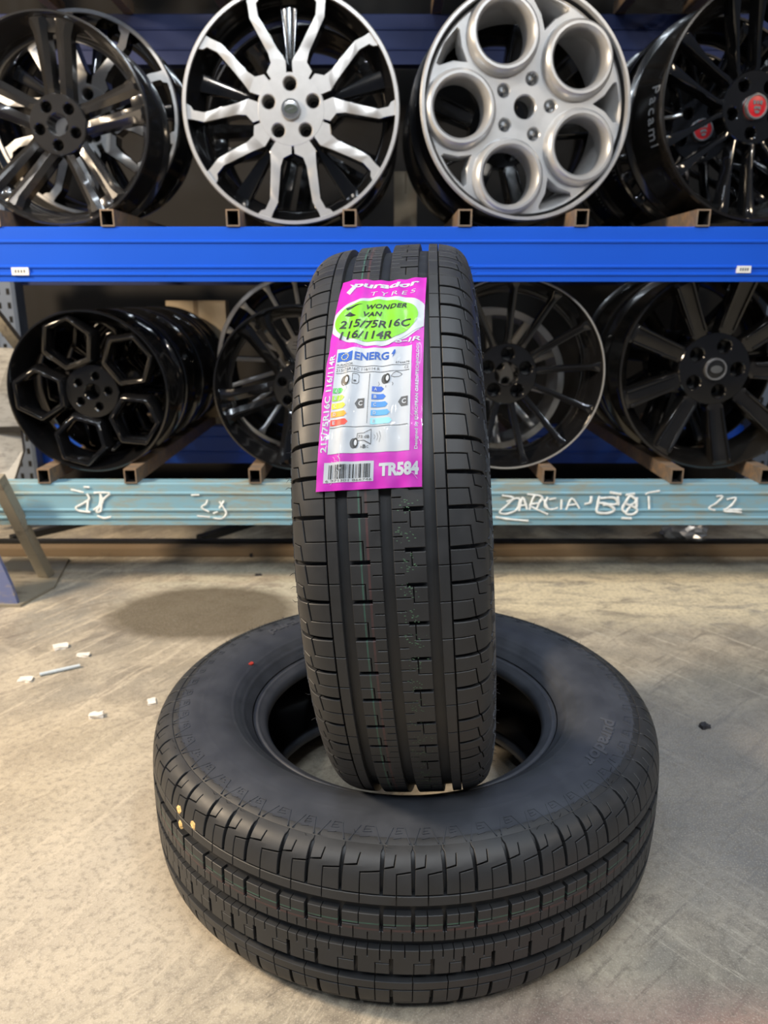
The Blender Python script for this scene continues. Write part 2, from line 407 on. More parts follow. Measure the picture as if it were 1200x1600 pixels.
# hand-painted writing on the pale blue beam, strokes in photo pixels
def strokes(name, lines, parent, Y, wd=.0035, label=None):
    bm = bmesh.new()
    for ln in lines:
        pts = [px(x, y, Y-.0035) for x, y in ln]
        # smooth by inserting midpoints (Catmull-Rom)
        P = []
        for i in range(len(pts)-1):
            p0, p1, p2, p3 = pts[max(i-1, 0)], pts[i], pts[i+1], pts[min(i+2, len(pts)-1)]
            for t in (0, .25, .5, .75):
                P.append(.5*((2*p1)+(p2-p0)*t+(2*p0-5*p1+4*p2-p3)*t*t+(3*p1-p0-3*p2+p3)*t**3))
        P.append(pts[-1])
        for q in P: q.y = Y-.0028+.0022*mnoise.noise(Vector((q.x*60, q.z*60, 0)))
        V, Fs = tube_curve(P, [wd*1.2*(.75+.5*abs(mnoise.noise(q*80))) for q in P], 6)
        vv = [bm.verts.new(Vector((q.x, Y-.0038+(q.y-(Y-.0038))*.35, q.z))) for q in V]
        for f in Fs: bm.faces.new([vv[i] for i in f])
    o = put(obj(name, bm, M['chalk'], None, 60, recalc=True), parent)
    if label: o['label'] = label
    return o
def C(lines, ox, oy, s): return [[(ox+x/s, oy+y/s) for x, y in l] for l in lines]
strokes('painted_number', C([[(115, 75), (190, 92)], [(190, 60), (225, 62)], [(208, 100), (222, 130), (190, 155), (145, 180), (165, 200), (230, 207)], [(215, 140), (210, 200)],
    [(250, 95), (290, 92), (345, 95)], [(285, 100), (300, 150), (250, 195)], [(345, 100), (300, 140), (290, 200), (265, 205), (285, 160), (290, 100)], [(270, 228), (310, 242), (352, 235)]], 80, 745, 3.75), lb, RY, .003, 'white hand-painted 28')
strokes('painted_number', C([[(820, 108), (868, 106)], [(915, 135), (905, 160), (880, 180), (925, 205)], [(855, 230), (930, 236)], [(950, 215), (975, 205)], [(985, 145), (1012, 185), (1025, 215), (1000, 245), (950, 242)], [(1012, 140), (985, 185)]], 80, 745, 3.75), lb, RY, .0024, 'white hand-painted 38')
strokes('painted_word', C([[(40, 68), (90, 78), (60, 110), (30, 140), (60, 148), (105, 128), (115, 80), (60, 95)], [(115, 135), (130, 75), (150, 128)], [(118, 112), (150, 108)],
    [(160, 130), (180, 70), (215, 75), (200, 100), (160, 110), (240, 150)], [(190, 130), (215, 80), (240, 125)], [(240, 75), (225, 110), (250, 128), (285, 122)], [(275, 80), (245, 85)],
    [(300, 85), (298, 128)], [(320, 130), (345, 80), (378, 125)], [(330, 110), (368, 105)], [(12, 162), (80, 172), (155, 178)], [(150, 62), (185, 66)]], 770, 750, 2.79), lb, RY, .0028, 'white hand-painted word')
strokes('painted_word', C([[(400, 105), (425, 98), (430, 70)], [(465, 70), (458, 105), (455, 140), (500, 145), (530, 130), (500, 105), (460, 100)], [(470, 80), (530, 78), (540, 105), (480, 108)], [(545, 70), (548, 110)],
    [(575, 140), (565, 125), (580, 95), (600, 70), (625, 90), (600, 110), (575, 100)], [(600, 110), (630, 130), (610, 150), (580, 145), (600, 115)], [(628, 75), (626, 120)], [(510, 55), (560, 62)], [(580, 65), (620, 60)], [(560, 166), (605, 168)]], 770, 750, 2.79), lb, RY, .0036, 'white hand-painted letters')
strokes('painted_word', C([[(665, 62), (685, 55), (728, 48)], [(680, 70), (682, 128)]], 770, 750, 2.79), lb, RY, .0030, 'white hand-painted letter')
strokes('painted_number', C([[(975, 72), (1002, 72), (975, 100), (942, 122), (970, 132)], [(1020, 85), (1060, 78), (1040, 110), (1008, 135), (1050, 138), (1085, 142)], [(1005, 128), (1085, 130)]], 770, 750, 2.79), lb, RY, .0030, 'white hand-painted 22')

# ------------------------------------------------------------------ tyres
TR = .3645
PROF = [(0, .3645), (.02, .3643), (.04, .3638), (.06, .3623), (.074, .3600), (.084, .3565), (.0915, .3515), (.0970, .3450), (.1005, .3370), (.1032, .327), (.1060, .313), (.1078, .298), (.1080, .280), (.1050, .262), (.0970, .245), (.0850, .231), (.0770, .223)]
S_TAB = [0.0]
def _cr(p0, p1, p2, p3, t): return .5*((2*p1)+(p2-p0)*t+(2*p0-5*p1+4*p2-p3)*t*t+(3*p1-p0-3*p2+p3)*t**3)
DP = []
for i in range(len(PROF)-1):
    q = [PROF[max(i-1, 0)] if i else (-PROF[1][0], PROF[1][1]), PROF[i], PROF[i+1], PROF[min(i+2, len(PROF)-1)]]
    for t in range(10):
        DP.append((_cr(q[0][0], q[1][0], q[2][0], q[3][0], t/10), _cr(q[0][1], q[1][1], q[2][1], q[3][1], t/10)))
DP.append(PROF[-1])
for i in range(1, len(DP)): S_TAB.append(S_TAB[-1]+math.hypot(DP[i][0]-DP[i-1][0], DP[i][1]-DP[i-1][1]))
SMAX = S_TAB[-1]
import bisect as _bi
def outer(s):
    """point (a, r) and outward normal on the tyre's outer profile at arc length s from the crown"""
    sg = 1 if s >= 0 else -1; s = min(abs(s), SMAX-1e-6)
    i = max(0, min(len(S_TAB)-2, _bi.bisect_right(S_TAB, s)-1))
    t = (s-S_TAB[i])/(S_TAB[i+1]-S_TAB[i])
    a = DP[i][0]+(DP[i+1][0]-DP[i][0])*t; r = DP[i][1]+(DP[i+1][1]-DP[i][1])*t
    j = max(0, i-2); k = min(len(DP)-1, i+3)
    ta, tr = DP[k][0]-DP[j][0], DP[k][1]-DP[j][1]; L = math.hypot(ta, tr); ta /= L; tr /= L
    if s < 1e-4: ta, tr = 1, 0
    return (sg*a, r), (sg*-tr, ta)
def depth(s):
    s = abs(s)
    if s < .088: return .0085
    if s > .122: return 0.0
    return .0085*(1-((s-.088)/.034))**1.2
def tp(s, v, h):
    """tyre-local 3-D point: s across, v along the tread (metres), h above the outer surface"""
    (a, r), (na, nr) = outer(s)
    a += na*h; r += nr*h
    th = v/TR
    return Vector((r*math.cos(th), r*math.sin(th), a))
CIRC = 2*PI*TR
NP = 60
_seq = []
for i in range(NP): _seq.append((.88, 1.0, 1.16)[random.choice((0, 0, 1, 1, 2))])
_k = CIRC/sum(_seq)
PIT = [q*_k for q in _seq]

def block2d(poly, smax_step, vstep, bev=.0005):
    """closed prism over a 2-D polygon (s, v); z = 1 on top, 0 at the base; z = 1 minus chamfer stored as height"""
    bm = bmesh.new()
    vv = [bm.verts.new((x, y, 0)) for x, y in poly]
    f = bm.faces.new(vv)
    if f.normal.z < 0: f.normal_flip()
    bm.normal_update()
    r = bmesh.ops.extrude_face_region(bm, geom=[f])
    top = [g for g in r['geom'] if isinstance(g, bmesh.types.BMVert)]
    for v in top: v.co.z = .01
    te = [g for g in r['geom'] if isinstance(g, bmesh.types.BMEdge)]
    bmesh.ops.bevel(bm, geom=te, offset=bev, segments=1, affect='EDGES')
    xs = [p[0] for p in poly]; ys = [p[1] for p in poly]
    bot = [q for q in bm.faces if all(abs(v.co.z) < 1e-6 for v in q.verts)]
    bmesh.ops.delete(bm, geom=bot, context='FACES_ONLY')
    x = min(xs)+smax_step
    while x < max(xs)-.001:
        bmesh.ops.bisect_plane(bm, geom=bm.verts[:]+bm.edges[:]+bm.faces[:], plane_co=(x, 0, 0), plane_no=(1, 0, 0)); x += smax_step
    n = max(1, round((max(ys)-min(ys))/vstep))
    for k in range(1, n):
        y = min(ys)+(max(ys)-min(ys))*k/n
        bmesh.ops.bisect_plane(bm, geom=bm.verts[:]+bm.edges[:]+bm.faces[:], plane_co=(0, y, 0), plane_no=(0, 1, 0))
    bm.verts.index_update()
    V = [tuple(v.co) for v in bm.verts]; Fs = [tuple(v.index for v in q.verts) for q in bm.faces]
    bm.free(); return V, Fs
def rib_polys(P):
    xl, xr = .0062, .0385; W = xr-xl; xm = xl+.36*W; xs = xl+.56*W; g = .00045; e = .00045; n = .0021
    main = [(xl, e), (xm, e), (xm, n), (xr, n), (xr, .55*P-g), (xs-g, .55*P-g), (xs-g, P-n), (xm, P-n), (xm, P-e), (xl, P-e),
            (xl, .68*P+e), (xl+.46*W, .68*P+e*1.1), (xl+.46*W, .68*P-e), (xl, .68*P-e), (xl, .33*P+e), (xl+.30*W, .33*P+e*1.1), (xl+.30*W, .33*P-e), (xl, .33*P-e)]
    sub = [(xs+g, .55*P+g), (xr, .55*P+g), (xr, P-n), (xs+g, P-n)]
    return [main, sub]
def narrow_polys(P):
    P, Q = P; e = .00045
    return [[(.0505, .53*P+e), (.0614, .53*P+e), (.0614, P+.53*Q-e), (.0505, P+.53*Q-e)]]
def shoulder_polys(P):
    x0, xe = .0630, .1150; g = .0022; e = .00045; xg = .107
    A = [(x0, g*.8), (x0+.0235, g), (x0+.0212, .53*P-e), (x0, .53*P-e)]
    Cc = [(x0+.0250, g), (xg, g), (xg+.004, e), (xe, e), (xe, P-e), (xg+.004, P-e), (xg, P-g), (x0+.0278, P-g), (x0+.0299, .62*P+e), (x0+.041, .57*P+e), (x0+.041, .57*P-e),
          (x0+.0286, .62*P-e), (x0+.0264, P-g), (x0, P-g*.8), (x0, .53*P+e), (x0+.0224, .53*P+e)]
    return [A, Cc]
TREAD = {}
def build_tread():
    kinds = {'rib': (rib_polys, .012, .013), 'narrow': (narrow_polys, .008, .013), 'shoulder': (shoulder_polys, .0055, .013)}
    cache = {}
    for kn, (fn, ss, vst) in kinds.items():
        for P in (set(zip(PIT, PIT[1:]+PIT[:1])) if kn == 'narrow' else set(PIT)):
            cache[kn, P] = [block2d(p, ss, vst) for p in fn(P)]
    for kn in kinds:
        for side in (1, -1):
            V = []; Fs = []; v0 = 0.0 if side == 1 else .4*CIRC/NP
            for ip, P in enumerate(PIT):
                for bv, bf in cache[kn, (P, PIT[(ip+1) % NP]) if kn == 'narrow' else P]:
                    b = len(V)
                    for x, y, z in bv:
                        d = depth(x)
                        h = -(d+.0012) if z < 1e-6 else -(.01-z)*1.0
                        # image right = -local z; the other half is turned by 180 degrees
                        V.append(tp(-x*side, (v0+y)*side, h))
                    for q in bf: Fs.append(tuple(b+i for i in (reversed(q))))
                v0 += P
            me = bpy.data.meshes.new('tread_'+kn); me.from_pydata(V, [], Fs); me.update()
            TREAD[kn, side] = me
build_tread()
def ring_profile_mesh(prof, n=200):
    V, Fs = revolve(prof, n, False)
    me = bpy.data.meshes.new('carcass'); me.from_pydata(V, [], Fs); me.update(); return me
def fix_outward(me, outward=True):
    bm = bmesh.new(); bm.from_mesh(me); bmesh.ops.recalc_face_normals(bm, faces=bm.faces); bm.to_mesh(me); bm.free()
ss = [i*.002 for i in range(int(SMAX/.002)+1)]
half = []
for s in ss:
    (a, r), (na, nr) = outer(s); d = depth(s)
    # main grooves are deep, walls come from the ribs
    half.append((r-nr*d, a-na*d))
belt = [(r, -a) for r, a in reversed(half) if True][:-1]+half
# split: tread base |s| < .124, sidewalls beyond with moulded rings
i0 = sum(1 for s in ss if s <= .124)
base_prof = [(r, -a) for r, a in reversed(half[:i0+1])][:-1]+half[:i0+1]
side_pts = []
for s in ss[i0-1:]:
    (a, r), (na, nr) = outer(s)
    b = 0.0
    for c0, hh, ww in ((.331, .0012, .0022), (.326, .0006, .0012), (.292, .0004, .0010), (.250, .0005, .0012), (.236, .0008, .002)):
        b += hh*math.exp(-((r-c0)/ww)**2)
    side_pts.append((r+nr*b, a+na*b))
bead = [(.223, .0770), (.2205, .0758), (.2185, .0766), (.2165, .0766), (.2135, .0748), (.2095, .0726), (.2055, .0698), (.2030, .0658), (.2022, .0610), (.2035, .0560), (.2075, .0540), (.2130, .0560)]
liner_h = [(.2130, .0560), (.222, .0605), (.235, .0720), (.255, .0945), (.280, .0990), (.305, .0975), (.325, .0900), (.338, .078), (.345, .060), (.348, .03), (.3485, 0)]
def sm(pr, k=6):
    out = []
    for i in range(len(pr)-1):
        q = [pr[max(i-1, 0)], pr[i], pr[i+1], pr[min(i+2, len(pr)-1)]]
        for t in range(k): out.append(tuple(_cr(q[0][d], q[1][d], q[2][d], q[3][d], t/k) for d in (0, 1)))
    return out+[pr[-1]]
liner = sm(liner_h)
liner = [(r, -a) for r, a in liner][:-1]+list(reversed(liner))
TM = {'tread_base': ring_profile_mesh(base_prof), 'sidewall': ring_profile_mesh(side_pts), 'bead': ring_profile_mesh(sm(bead)), 'inner_liner': ring_profile_mesh(liner)}
for k, me in TM.items():
    bm = bmesh.new(); bm.from_mesh(me); bm.normal_update()
    bm.faces.ensure_lookup_table()
    f = bm.faces[len(bm.faces)//2]; c = f.calc_center_median(); rd = Vector((c.x, c.y, 0)).normalized()
    want = {'tread_base': rd, 'sidewall': Vector((0, 0, 1)), 'bead': -rd, 'inner_liner': -rd}[k]
    if k == 'bead':
        f = min(bm.faces, key=lambda q: q.calc_center_median().xy.length); c = f.calc_center_median(); want = -Vector((c.x, c.y, 0)).normalized()
    if k == 'inner_liner':
        f = max(bm.faces, key=lambda q: q.calc_center_median().xy.length); c = f.calc_center_median(); want = -Vector((c.x, c.y, 0)).normalized()
    f.normal_update()
    if f.normal.dot(want) < 0: bmesh.ops.reverse_faces(bm, faces=bm.faces)
    bm.to_mesh(me); bm.free()
def mirrored(me):
    m2 = me.copy(); m2.transform(Matrix.Diagonal((1, 1, -1, 1))); m2.flip_normals(); return m2
TM['sidewall_b'] = mirrored(TM['sidewall']); TM['bead_b'] = mirrored(TM['bead'])
# moulded wedge marks on the buttress
def buttress_marks():
    bm = bmesh.new()
    vpos = 0.0
    def stroke(p, q, wd=.0011, h=.0007, side=1, v0=0, P=1):
        (s0, a0), (s1, a1) = p, q
        d = Vector((s1-s0, (a1-a0)*P)); n = Vector((-d.y, d.x)).normalized()*wd/2
        pts2 = [(s0+n.x, a0*P+n.y), (s1+n.x, a1*P+n.y), (s1-n.x, a1*P-n.y), (s0-n.x, a0*P-n.y)]
        lo = [bm.verts.new(tp(-x*side, (v0+y)*side, -.0006)) for x, y in pts2]
        hi = [bm.verts.new(tp(-x*side, (v0+y)*side, h)) for x, y in pts2]
        bm.faces.new(hi)
        for k in range(4): bm.faces.new((lo[k], lo[(k+1) % 4], hi[(k+1) % 4], hi[k]))
    for side in (1, -1):
        v0 = 0.0 if side == 1 else .4*CIRC/NP
        for P in PIT:
            S = lambda a, b: stroke(a, b, side=side, v0=v0, P=P)
            S((.1165, .10), (.1370, .30)); S((.1370, .30), (.1370, .58)); S((.1370, .58), (.1290, .62)); S((.1290, .62), (.1300, .38))
            S((.1240, .42), (.1225, .68)); S((.1165, .95), (.1370, .72)); S((.1330, .44), (.1330, .58))
            v0 += P
    bmesh.ops.recalc_face_normals(bm, faces=bm.faces)
    me = bpy.data.meshes.new('shoulder_marking'); bm.to_mesh(me); bm.free(); return me
TM['marks'] = buttress_marks()
for me in list(TM.values()):
    me.polygons.foreach_set('use_smooth', [True]*len(me.polygons)); me.set_sharp_from_angle(angle=math.radians(32))
for me in TREAD.values():
    me.polygons.foreach_set('use_smooth', [True]*len(me.polygons)); me.set_sharp_from_angle(angle=math.radians(28))
for (kn, side), me in TREAD.items():
    me.materials.append(M['rubber_lines'] if (kn == 'rib' and side == -1) else M['rubber'])
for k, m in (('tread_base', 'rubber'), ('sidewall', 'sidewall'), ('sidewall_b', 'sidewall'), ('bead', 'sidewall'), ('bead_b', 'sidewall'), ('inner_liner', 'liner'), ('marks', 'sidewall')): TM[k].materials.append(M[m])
def font_mesh(txt, size, extrude=0.0, offset=0.0, space=1.0):
    cu = bpy.data.curves.new('t', 'FONT'); cu.body = txt; cu.size = size; cu.extrude = extrude; cu.offset = offset; cu.space_character = space
    cu.resolution_u = 3
    o = bpy.data.objects.new('t', cu); COL.objects.link(o)
    bpy.context.view_layer.update()
    me = bpy.data.meshes.new_from_object(o)
    bpy.data.objects.remove(o); bpy.data.curves.remove(cu)
    V = [v.co.copy() for v in me.vertices]; Fs = [tuple(p.vertices) for p in me.polygons]
    bpy.data.meshes.remove(me); return V, Fs
def s_at_r(r0):
    lo, hi = .1, SMAX
    for _ in range(40):
        m = (lo+hi)/2
        if outer(m)[0][1] > r0: lo = m
        else: hi = m
    return lo
def sidewall_text(txt, size, th_mid, r_base, parent, side=1, width=1.0, shear=0.0, h=.0011):
    V, Fs = font_mesh(txt, size, .0006, size*.025)
    xs = [v.x for v in V]; xm = (min(xs)+max(xs))/2
    P = []
    for v in V:
        r0 = r_base+v.y; ang = th_mid-side*((v.x-xm)*width+shear*v.y)/(r_base+size*.35)
        s = s_at_r(r0); (a, r), (na, nr) = outer(s)
        hh = h if v.z > 0 else -.0004
        P.append(Vector(((r+nr*hh)*math.cos(ang), (r+nr*hh)*math.sin(ang), side*(a+na*hh))))
    bm = bmesh.new(); vv = [bm.verts.new(p) for p in P]
    for f in Fs:
        try: bm.faces.new([vv[i] for i in f])
        except ValueError: pass
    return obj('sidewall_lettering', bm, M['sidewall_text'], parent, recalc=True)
def vent_hairs(parent, n, seed):
    rnd = random.Random(seed); bm = bmesh.new()
    for k in range(n):
        v0 = rnd.uniform(0, CIRC); sd = rnd.choice((-1, 1)); s = sd*rnd.choice((.1165, .121, .112, .127))
        L = rnd.uniform(.003, .0075); b = tp(s, v0, -.0005); (a, r), (na, nr) = outer(s); th = v0/TR
        nrm = Vector((nr*math.cos(th), nr*math.sin(th), na)); tg = Vector((-math.sin(th), math.cos(th), 0))
        p1 = b+nrm*L*.6+tg*rnd.uniform(-.001, .001); p2 = b+nrm*L+tg*rnd.uniform(-.003, .003)
        V, Fs = tube_curve([b, p1, p2], [.00035, .0003, .0002], 4)
        vv = [bm.verts.new(q) for q in V]
        for f in Fs: bm.faces.new([vv[i] for i in f])
    o = obj('vent_hairs', bm, M['rubber'], parent, recalc=True); o['kind'] = 'stuff'; return o
def make_tyre(label, mat4, off=Matrix(), seed=1):
    t = thing('car_tyre', label, 'tyre', mat4)
    def add(name, me):
        o = bpy.data.objects.new(name, me); COL.objects.link(o); o.parent = t; o.matrix_parent_inverse = off.copy(); return o
    tb = add('tread_base', TM['tread_base'])
    for side in (1, -1):
        for kn, nm in (('rib', 'centre_rib'), ('narrow', 'narrow_rib'), ('shoulder', 'shoulder_blocks')): add(nm, TREAD[kn, side])
    add('sidewall', TM['sidewall']); add('sidewall', TM['sidewall_b']); add('bead', TM['bead']); add('bead', TM['bead_b'])
    add('inner_liner', TM['inner_liner']); mk = add('shoulder_marking', TM['marks']); mk['kind'] = 'stuff'
    vh = vent_hairs(t, 150, seed); vh.matrix_parent_inverse = off.copy()
    return t
def set_off(o, off): o.matrix_parent_inverse = off.copy(); return o

# lying tyre: axis vertical, base on the floor; +z side (green and red lines) up
LC = Vector((.031, 1.04, 0))
offL = Matrix.Translation((0, 0, .1081))
lying = make_tyre('black van tyre lying flat on the concrete floor under another tyre', Matrix.Translation(LC) @ Matrix.Rotation(math.radians(17), 4, 'Z') @ Matrix.Diagonal((1.027, 1.027, 1.03, 1)), offL, 3)
rotL = math.radians(17)
for txt, size, deg, rb, wd, sh in (('purador', .026, -30, .288, 1.35, .25), ('purador', .026, 130, .288, 1.35, .25)):
    set_off(sidewall_text(txt, size, math.radians(deg)-rotL, rb, lying, 1, wd, sh), offL)
# red balance dot
pd = (pz(392, 1047, .205) - LC)/1.027
ang = math.atan2(pd.y, pd.x)-rotL; s_ = s_at_r(math.hypot(pd.x, pd.y)); (a_, r_), (na_, nr_) = outer(s_)
V, Fs = [], []
for k in range(14): V.append(Vector((r_*math.cos(ang), r_*math.sin(ang), a_+.0008))+Vector((math.cos(2*PI*k/14), math.sin(2*PI*k/14), 0))*.0048)
V2 = [v+Vector((0, 0, -.002)) for v in V]
o = pyobj('paint_dot', V+V2, [tuple(range(14))]+[(k, k+14, (k+1) % 14+14, (k+1) % 14) for k in range(14)], M['red_dot'], lying); set_off(o, offL); o['label'] = 'small red paint dot'

# standing tyre, sunk across the hole of the lying one
UC = Vector((.036, 1.03, .4925)); USC = .94
ROT = (Matrix.Rotation(math.radians(-4.5), 4, 'Z') @ Matrix.Rotation(math.radians(-3.9), 4, 'Y') @ Matrix(((0, 0, -1, 0), (-1, 0, 0, 0), (0, 1, 0, 0), (0, 0, 0, 1))))
UM = Matrix.Translation(UC) @ ROT
base_pt = UM @ Vector((0, -TR, 0))
UROOT = Matrix.Translation(base_pt) @ ROT @ Matrix.Diagonal((1, 1, USC, 1))
offU = Matrix.Translation((0, TR, 0))
standing = make_tyre('black van tyre standing upright with a magenta paper label on its tread', UROOT, offU, 5)
for txt, size, deg, rb, wd, sh in (('purador', .026, 200, .288, 1.35, .25), ('purador', .026, 20, .288, 1.35, .25)):
    for sd in (1, -1): set_off(sidewall_text(txt, size, math.radians(deg), rb, standing, sd, wd, sh), offU)
# tiny factory print on one rib
bm = bmesh.new(); rnd = random.Random(4)
for k in range(420):
    v0 = rnd.uniform(-.30, .12); s = -rnd.uniform(.010, .030); s = -rnd.gauss(.020, .006)
    if not .008 < -s < .036: continue
    if (v0*1000) % 26 > 17: continue
    L = rnd.uniform(.0005, .0022); q = [(s-L/2, v0-.0003), (s+L/2, v0-.0003), (s+L/2, v0+.0003), (s-L/2, v0+.0003)]
    bm.faces.new([bm.verts.new(tp(a, b, .00025)) for a, b in q])
M['print'] = simple('pale_green_factory_print', (.10, .20, .12), .6)
fp = set_off(obj('factory_print', bm, M['print'], standing), offU); fp['kind'] = 'stuff'; fp['label'] = 'faint green factory print'

# ---- the paper label
def lab_pt(lx, ly, h):
    pl = -63+ly*.082; pr = 38+ly*.0405
    f = lx/100.0
    p = (pl+f*(pr-pl))/1000.0/USC-.003
    q = (131+ly)/1000.0+.0020*math.sin(lx*.07+.4)*(ly/255)
    # paper bridges the grooves with soft creases
    wr = .0007*math.sin(lx*.30+.6*math.sin(ly*.03))+.0014*math.exp(-((lx-22-.03*ly)/7)**2)*(1 if ly > 20 else .4)
    wr += .0032*math.exp(-((lx-14)/6.0)**2)*max(0, (ly-150)/100)+.0006*mnoise.noise(Vector((lx*.08, ly*.06, 2)))
    return tp(-p, q, .0016+wr+h)
ND = (60, 130)
V = []; Fs = []
for lay in (0, -.0004):
    for j in range(ND[1]+1):
        for i in range(ND[0]+1):
            lx = 100*i/ND[0]; ly = 255*j/ND[1]
            if i == 0: lx += 1.2*mnoise.noise(Vector((0, ly*.05, 5)))
            V.append(lab_pt(lx, ly, lay))
W_ = ND[0]+1; T_ = W_*(ND[1]+1)
for j in range(ND[1]):
    for i in range(ND[0]):
        a = j*W_+i; Fs.append((a, a+1, a+W_+1, a+W_)); Fs.append((T_+a, T_+a+W_, T_+a+W_+1, T_+a+1))
for i in range(ND[0]):
    Fs.append((i, T_+i, T_+i+1, i+1)); a = ND[1]*W_+i; Fs.append((a, a+1, T_+a+1, T_+a))
for j in range(ND[1]):
    a = j*W_; Fs.append((a, a+W_, T_+a+W_, T_+a)); a += ND[0]; Fs.append((a, T_+a, T_+a+W_, a+W_))
label = set_off(pyobj('paper_label', V, Fs, M['pink'], standing, 40), offU); label['label'] = 'magenta, lime and white paper label'
LAYER = .00030
def lab_poly(name, polys, mat, lay, step=2.5, lbl=None):
    """printed area: list of polygons in label millimetres, laid on the curved paper"""
    bm = bmesh.new()
    for poly in polys:
        try: f = bm.faces.new([bm.verts.new((x, y, 0)) for x, y in poly])
        except ValueError: continue
    bmesh.ops.triangulate(bm, faces=bm.faces[:])
    xs = [v.co.x for v in bm.verts]; ys = [v.co.y for v in bm.verts]
    x = math.floor(min(xs)/step)*step+step
    while x < max(xs):
        bmesh.ops.bisect_plane(bm, geom=bm.verts[:]+bm.edges[:]+bm.faces[:], plane_co=(x, 0, 0), plane_no=(1, 0, 0)); x += step
    y = math.floor(min(ys)/step)*step+step
    while y < max(ys):
        bmesh.ops.bisect_plane(bm, geom=bm.verts[:]+bm.edges[:]+bm.faces[:], plane_co=(0, y, 0), plane_no=(0, 1, 0)); y += step
    bm.normal_update()
    for f in bm.faces:
        if f.normal.z < 0: f.normal_flip()
    for v in bm.verts: v.co = lab_pt(v.co.x, v.co.y, LAYER*lay)
    o = set_off(obj(name, bm, mat, None, 40), Matrix()); o.parent = label
    if lbl: o['label'] = lbl
    return o
def lab_text(name, txt, x0, y0, x1, hgt, mat, lay, rot=0, shear=0.0, bold=0.0, wob=0.0, mono=1.0):
    V, Fs = font_mesh(txt, 1.0, 0, bold, mono)
    xs = [v.x for v in V]; ys = [v.y for v in V]
    sx = (x1-x0)/(max(xs)-min(xs)); sy = hgt/(max(ys)-min(ys))
    bm = bmesh.new(); vv = []
    for v in V:
        y = (v.y-min(ys))*sy; x = (v.x-min(xs))*sx+shear*y
        if rot: X, Y = x0_r-y, y0+x
        else: X, Y = x0+x, y0+y+wob*math.sin((x0+x)*.22)
        vv.append(bm.verts.new((X, Y, 0)))
    for f in Fs:
        try: bm.faces.new([vv[i] for i in f])
        except ValueError: pass
    bmesh.ops.triangulate(bm, faces=bm.faces[:])
    step = 2.5; X = [v.co.x for v in bm.verts]; Y = [v.co.y for v in bm.verts]
    x = math.floor(min(X)/step)*step+step
    while x < max(X):
        bmesh.ops.bisect_plane(bm, geom=bm.verts[:]+bm.edges[:]+bm.faces[:], plane_co=(x, 0, 0), plane_no=(1, 0, 0)); x += step
    y = math.floor(min(Y)/step)*step+step
    while y < max(Y):
        bmesh.ops.bisect_plane(bm, geom=bm.verts[:]+bm.edges[:]+bm.faces[:], plane_co=(0, y, 0), plane_no=(0, 1, 0)); y += step
    for v in bm.verts: v.co = lab_pt(v.co.x, v.co.y, LAYER*lay)
    o = obj(name, bm, mat, None); o.parent = label; return o
def lab_vtext(name, txt, xc, y0, y1, hgt, mat, lay, bold=0.0):
    global x0_r
    x0_r = xc+hgt/2
    return lab_text(name, txt, y0, y0, y0+(y1-y0), hgt, mat, lay, rot=1, bold=bold)
def ell(cx, cy, rx, ry, n=40, rot=0.0, pw=1.0):
    out = []
    for k in range(n):
        t = 2*PI*k/n; x = rx*math.cos(t); y = ry*math.sin(t)
        out.append((cx+x*math.cos(rot)-y*math.sin(rot), cy+x*math.sin(rot)+y*math.cos(rot)))
    return out
def rect(x0, y0, x1, y1): return [(x0, y0), (x1, y0), (x1, y1), (x0, y1)]
def clampx(poly): return [(min(99.6, max(.4, x)), y) for x, y in poly]
lab_text('brand_lettering', 'purador', 14, 236, 90, 13.5, M['lab_white'], 1, shear=.25, bold=.04)
lab_text('tyres_lettering', 'TYRES', 36, 225, 88, 7.0, M['lab_white'], 1, shear=.15, bold=.0, mono=1.5)
lab_poly('label_splash', [[(8, 232), (14, 240), (10, 246), (15, 243), (18, 238), (16, 232), (13, 226)]], M['lab_white'], 1)
lab_poly('oval_border', [clampx(ell(51, 187, 54, 36, 60, .09))], M['lab_white'], 1)
lab_poly('oval_field', [clampx(ell(47.5, 187, 45.5, 30.5, 60, .09))], M['lab_green'], 2, lbl='lime green oval')
lab_poly('oval_tail', [[(99.5, 172), (99.5, 177), (74, 162), (58, 152), (50, 149), (64, 152)]], M['lab_white'], 2)
lab_text('series_lettering', 'WONDER', 33, 202, 80, 7.5, M['lab_black'], 3, shear=.2, bold=.035, mono=1.1)
lab_text('series_lettering', 'VAN', 31, 190.5, 52, 7.0, M['lab_black'], 3, shear=.2, bold=.035, mono=1.1)
lab_poly('label_mark', [[(14, 200), (22, 206), (31, 209), (22, 208), (12, 203)], [(12, 192), (17, 198), (25, 191)]], M['lab_black'], 3)
lab_text('size_lettering', '215/75R16C', 8, 174, 84, 11, M['lab_black'], 3, shear=.15, bold=.022)
lab_text('size_lettering', '116/114R', 10, 159.5, 66, 10.5, M['lab_black'], 3, shear=.15, bold=.022)
lab_text('small_lettering', 'S-IR', 70, 152.5, 97, 6, M['lab_white'], 2, shear=.3, bold=.02)
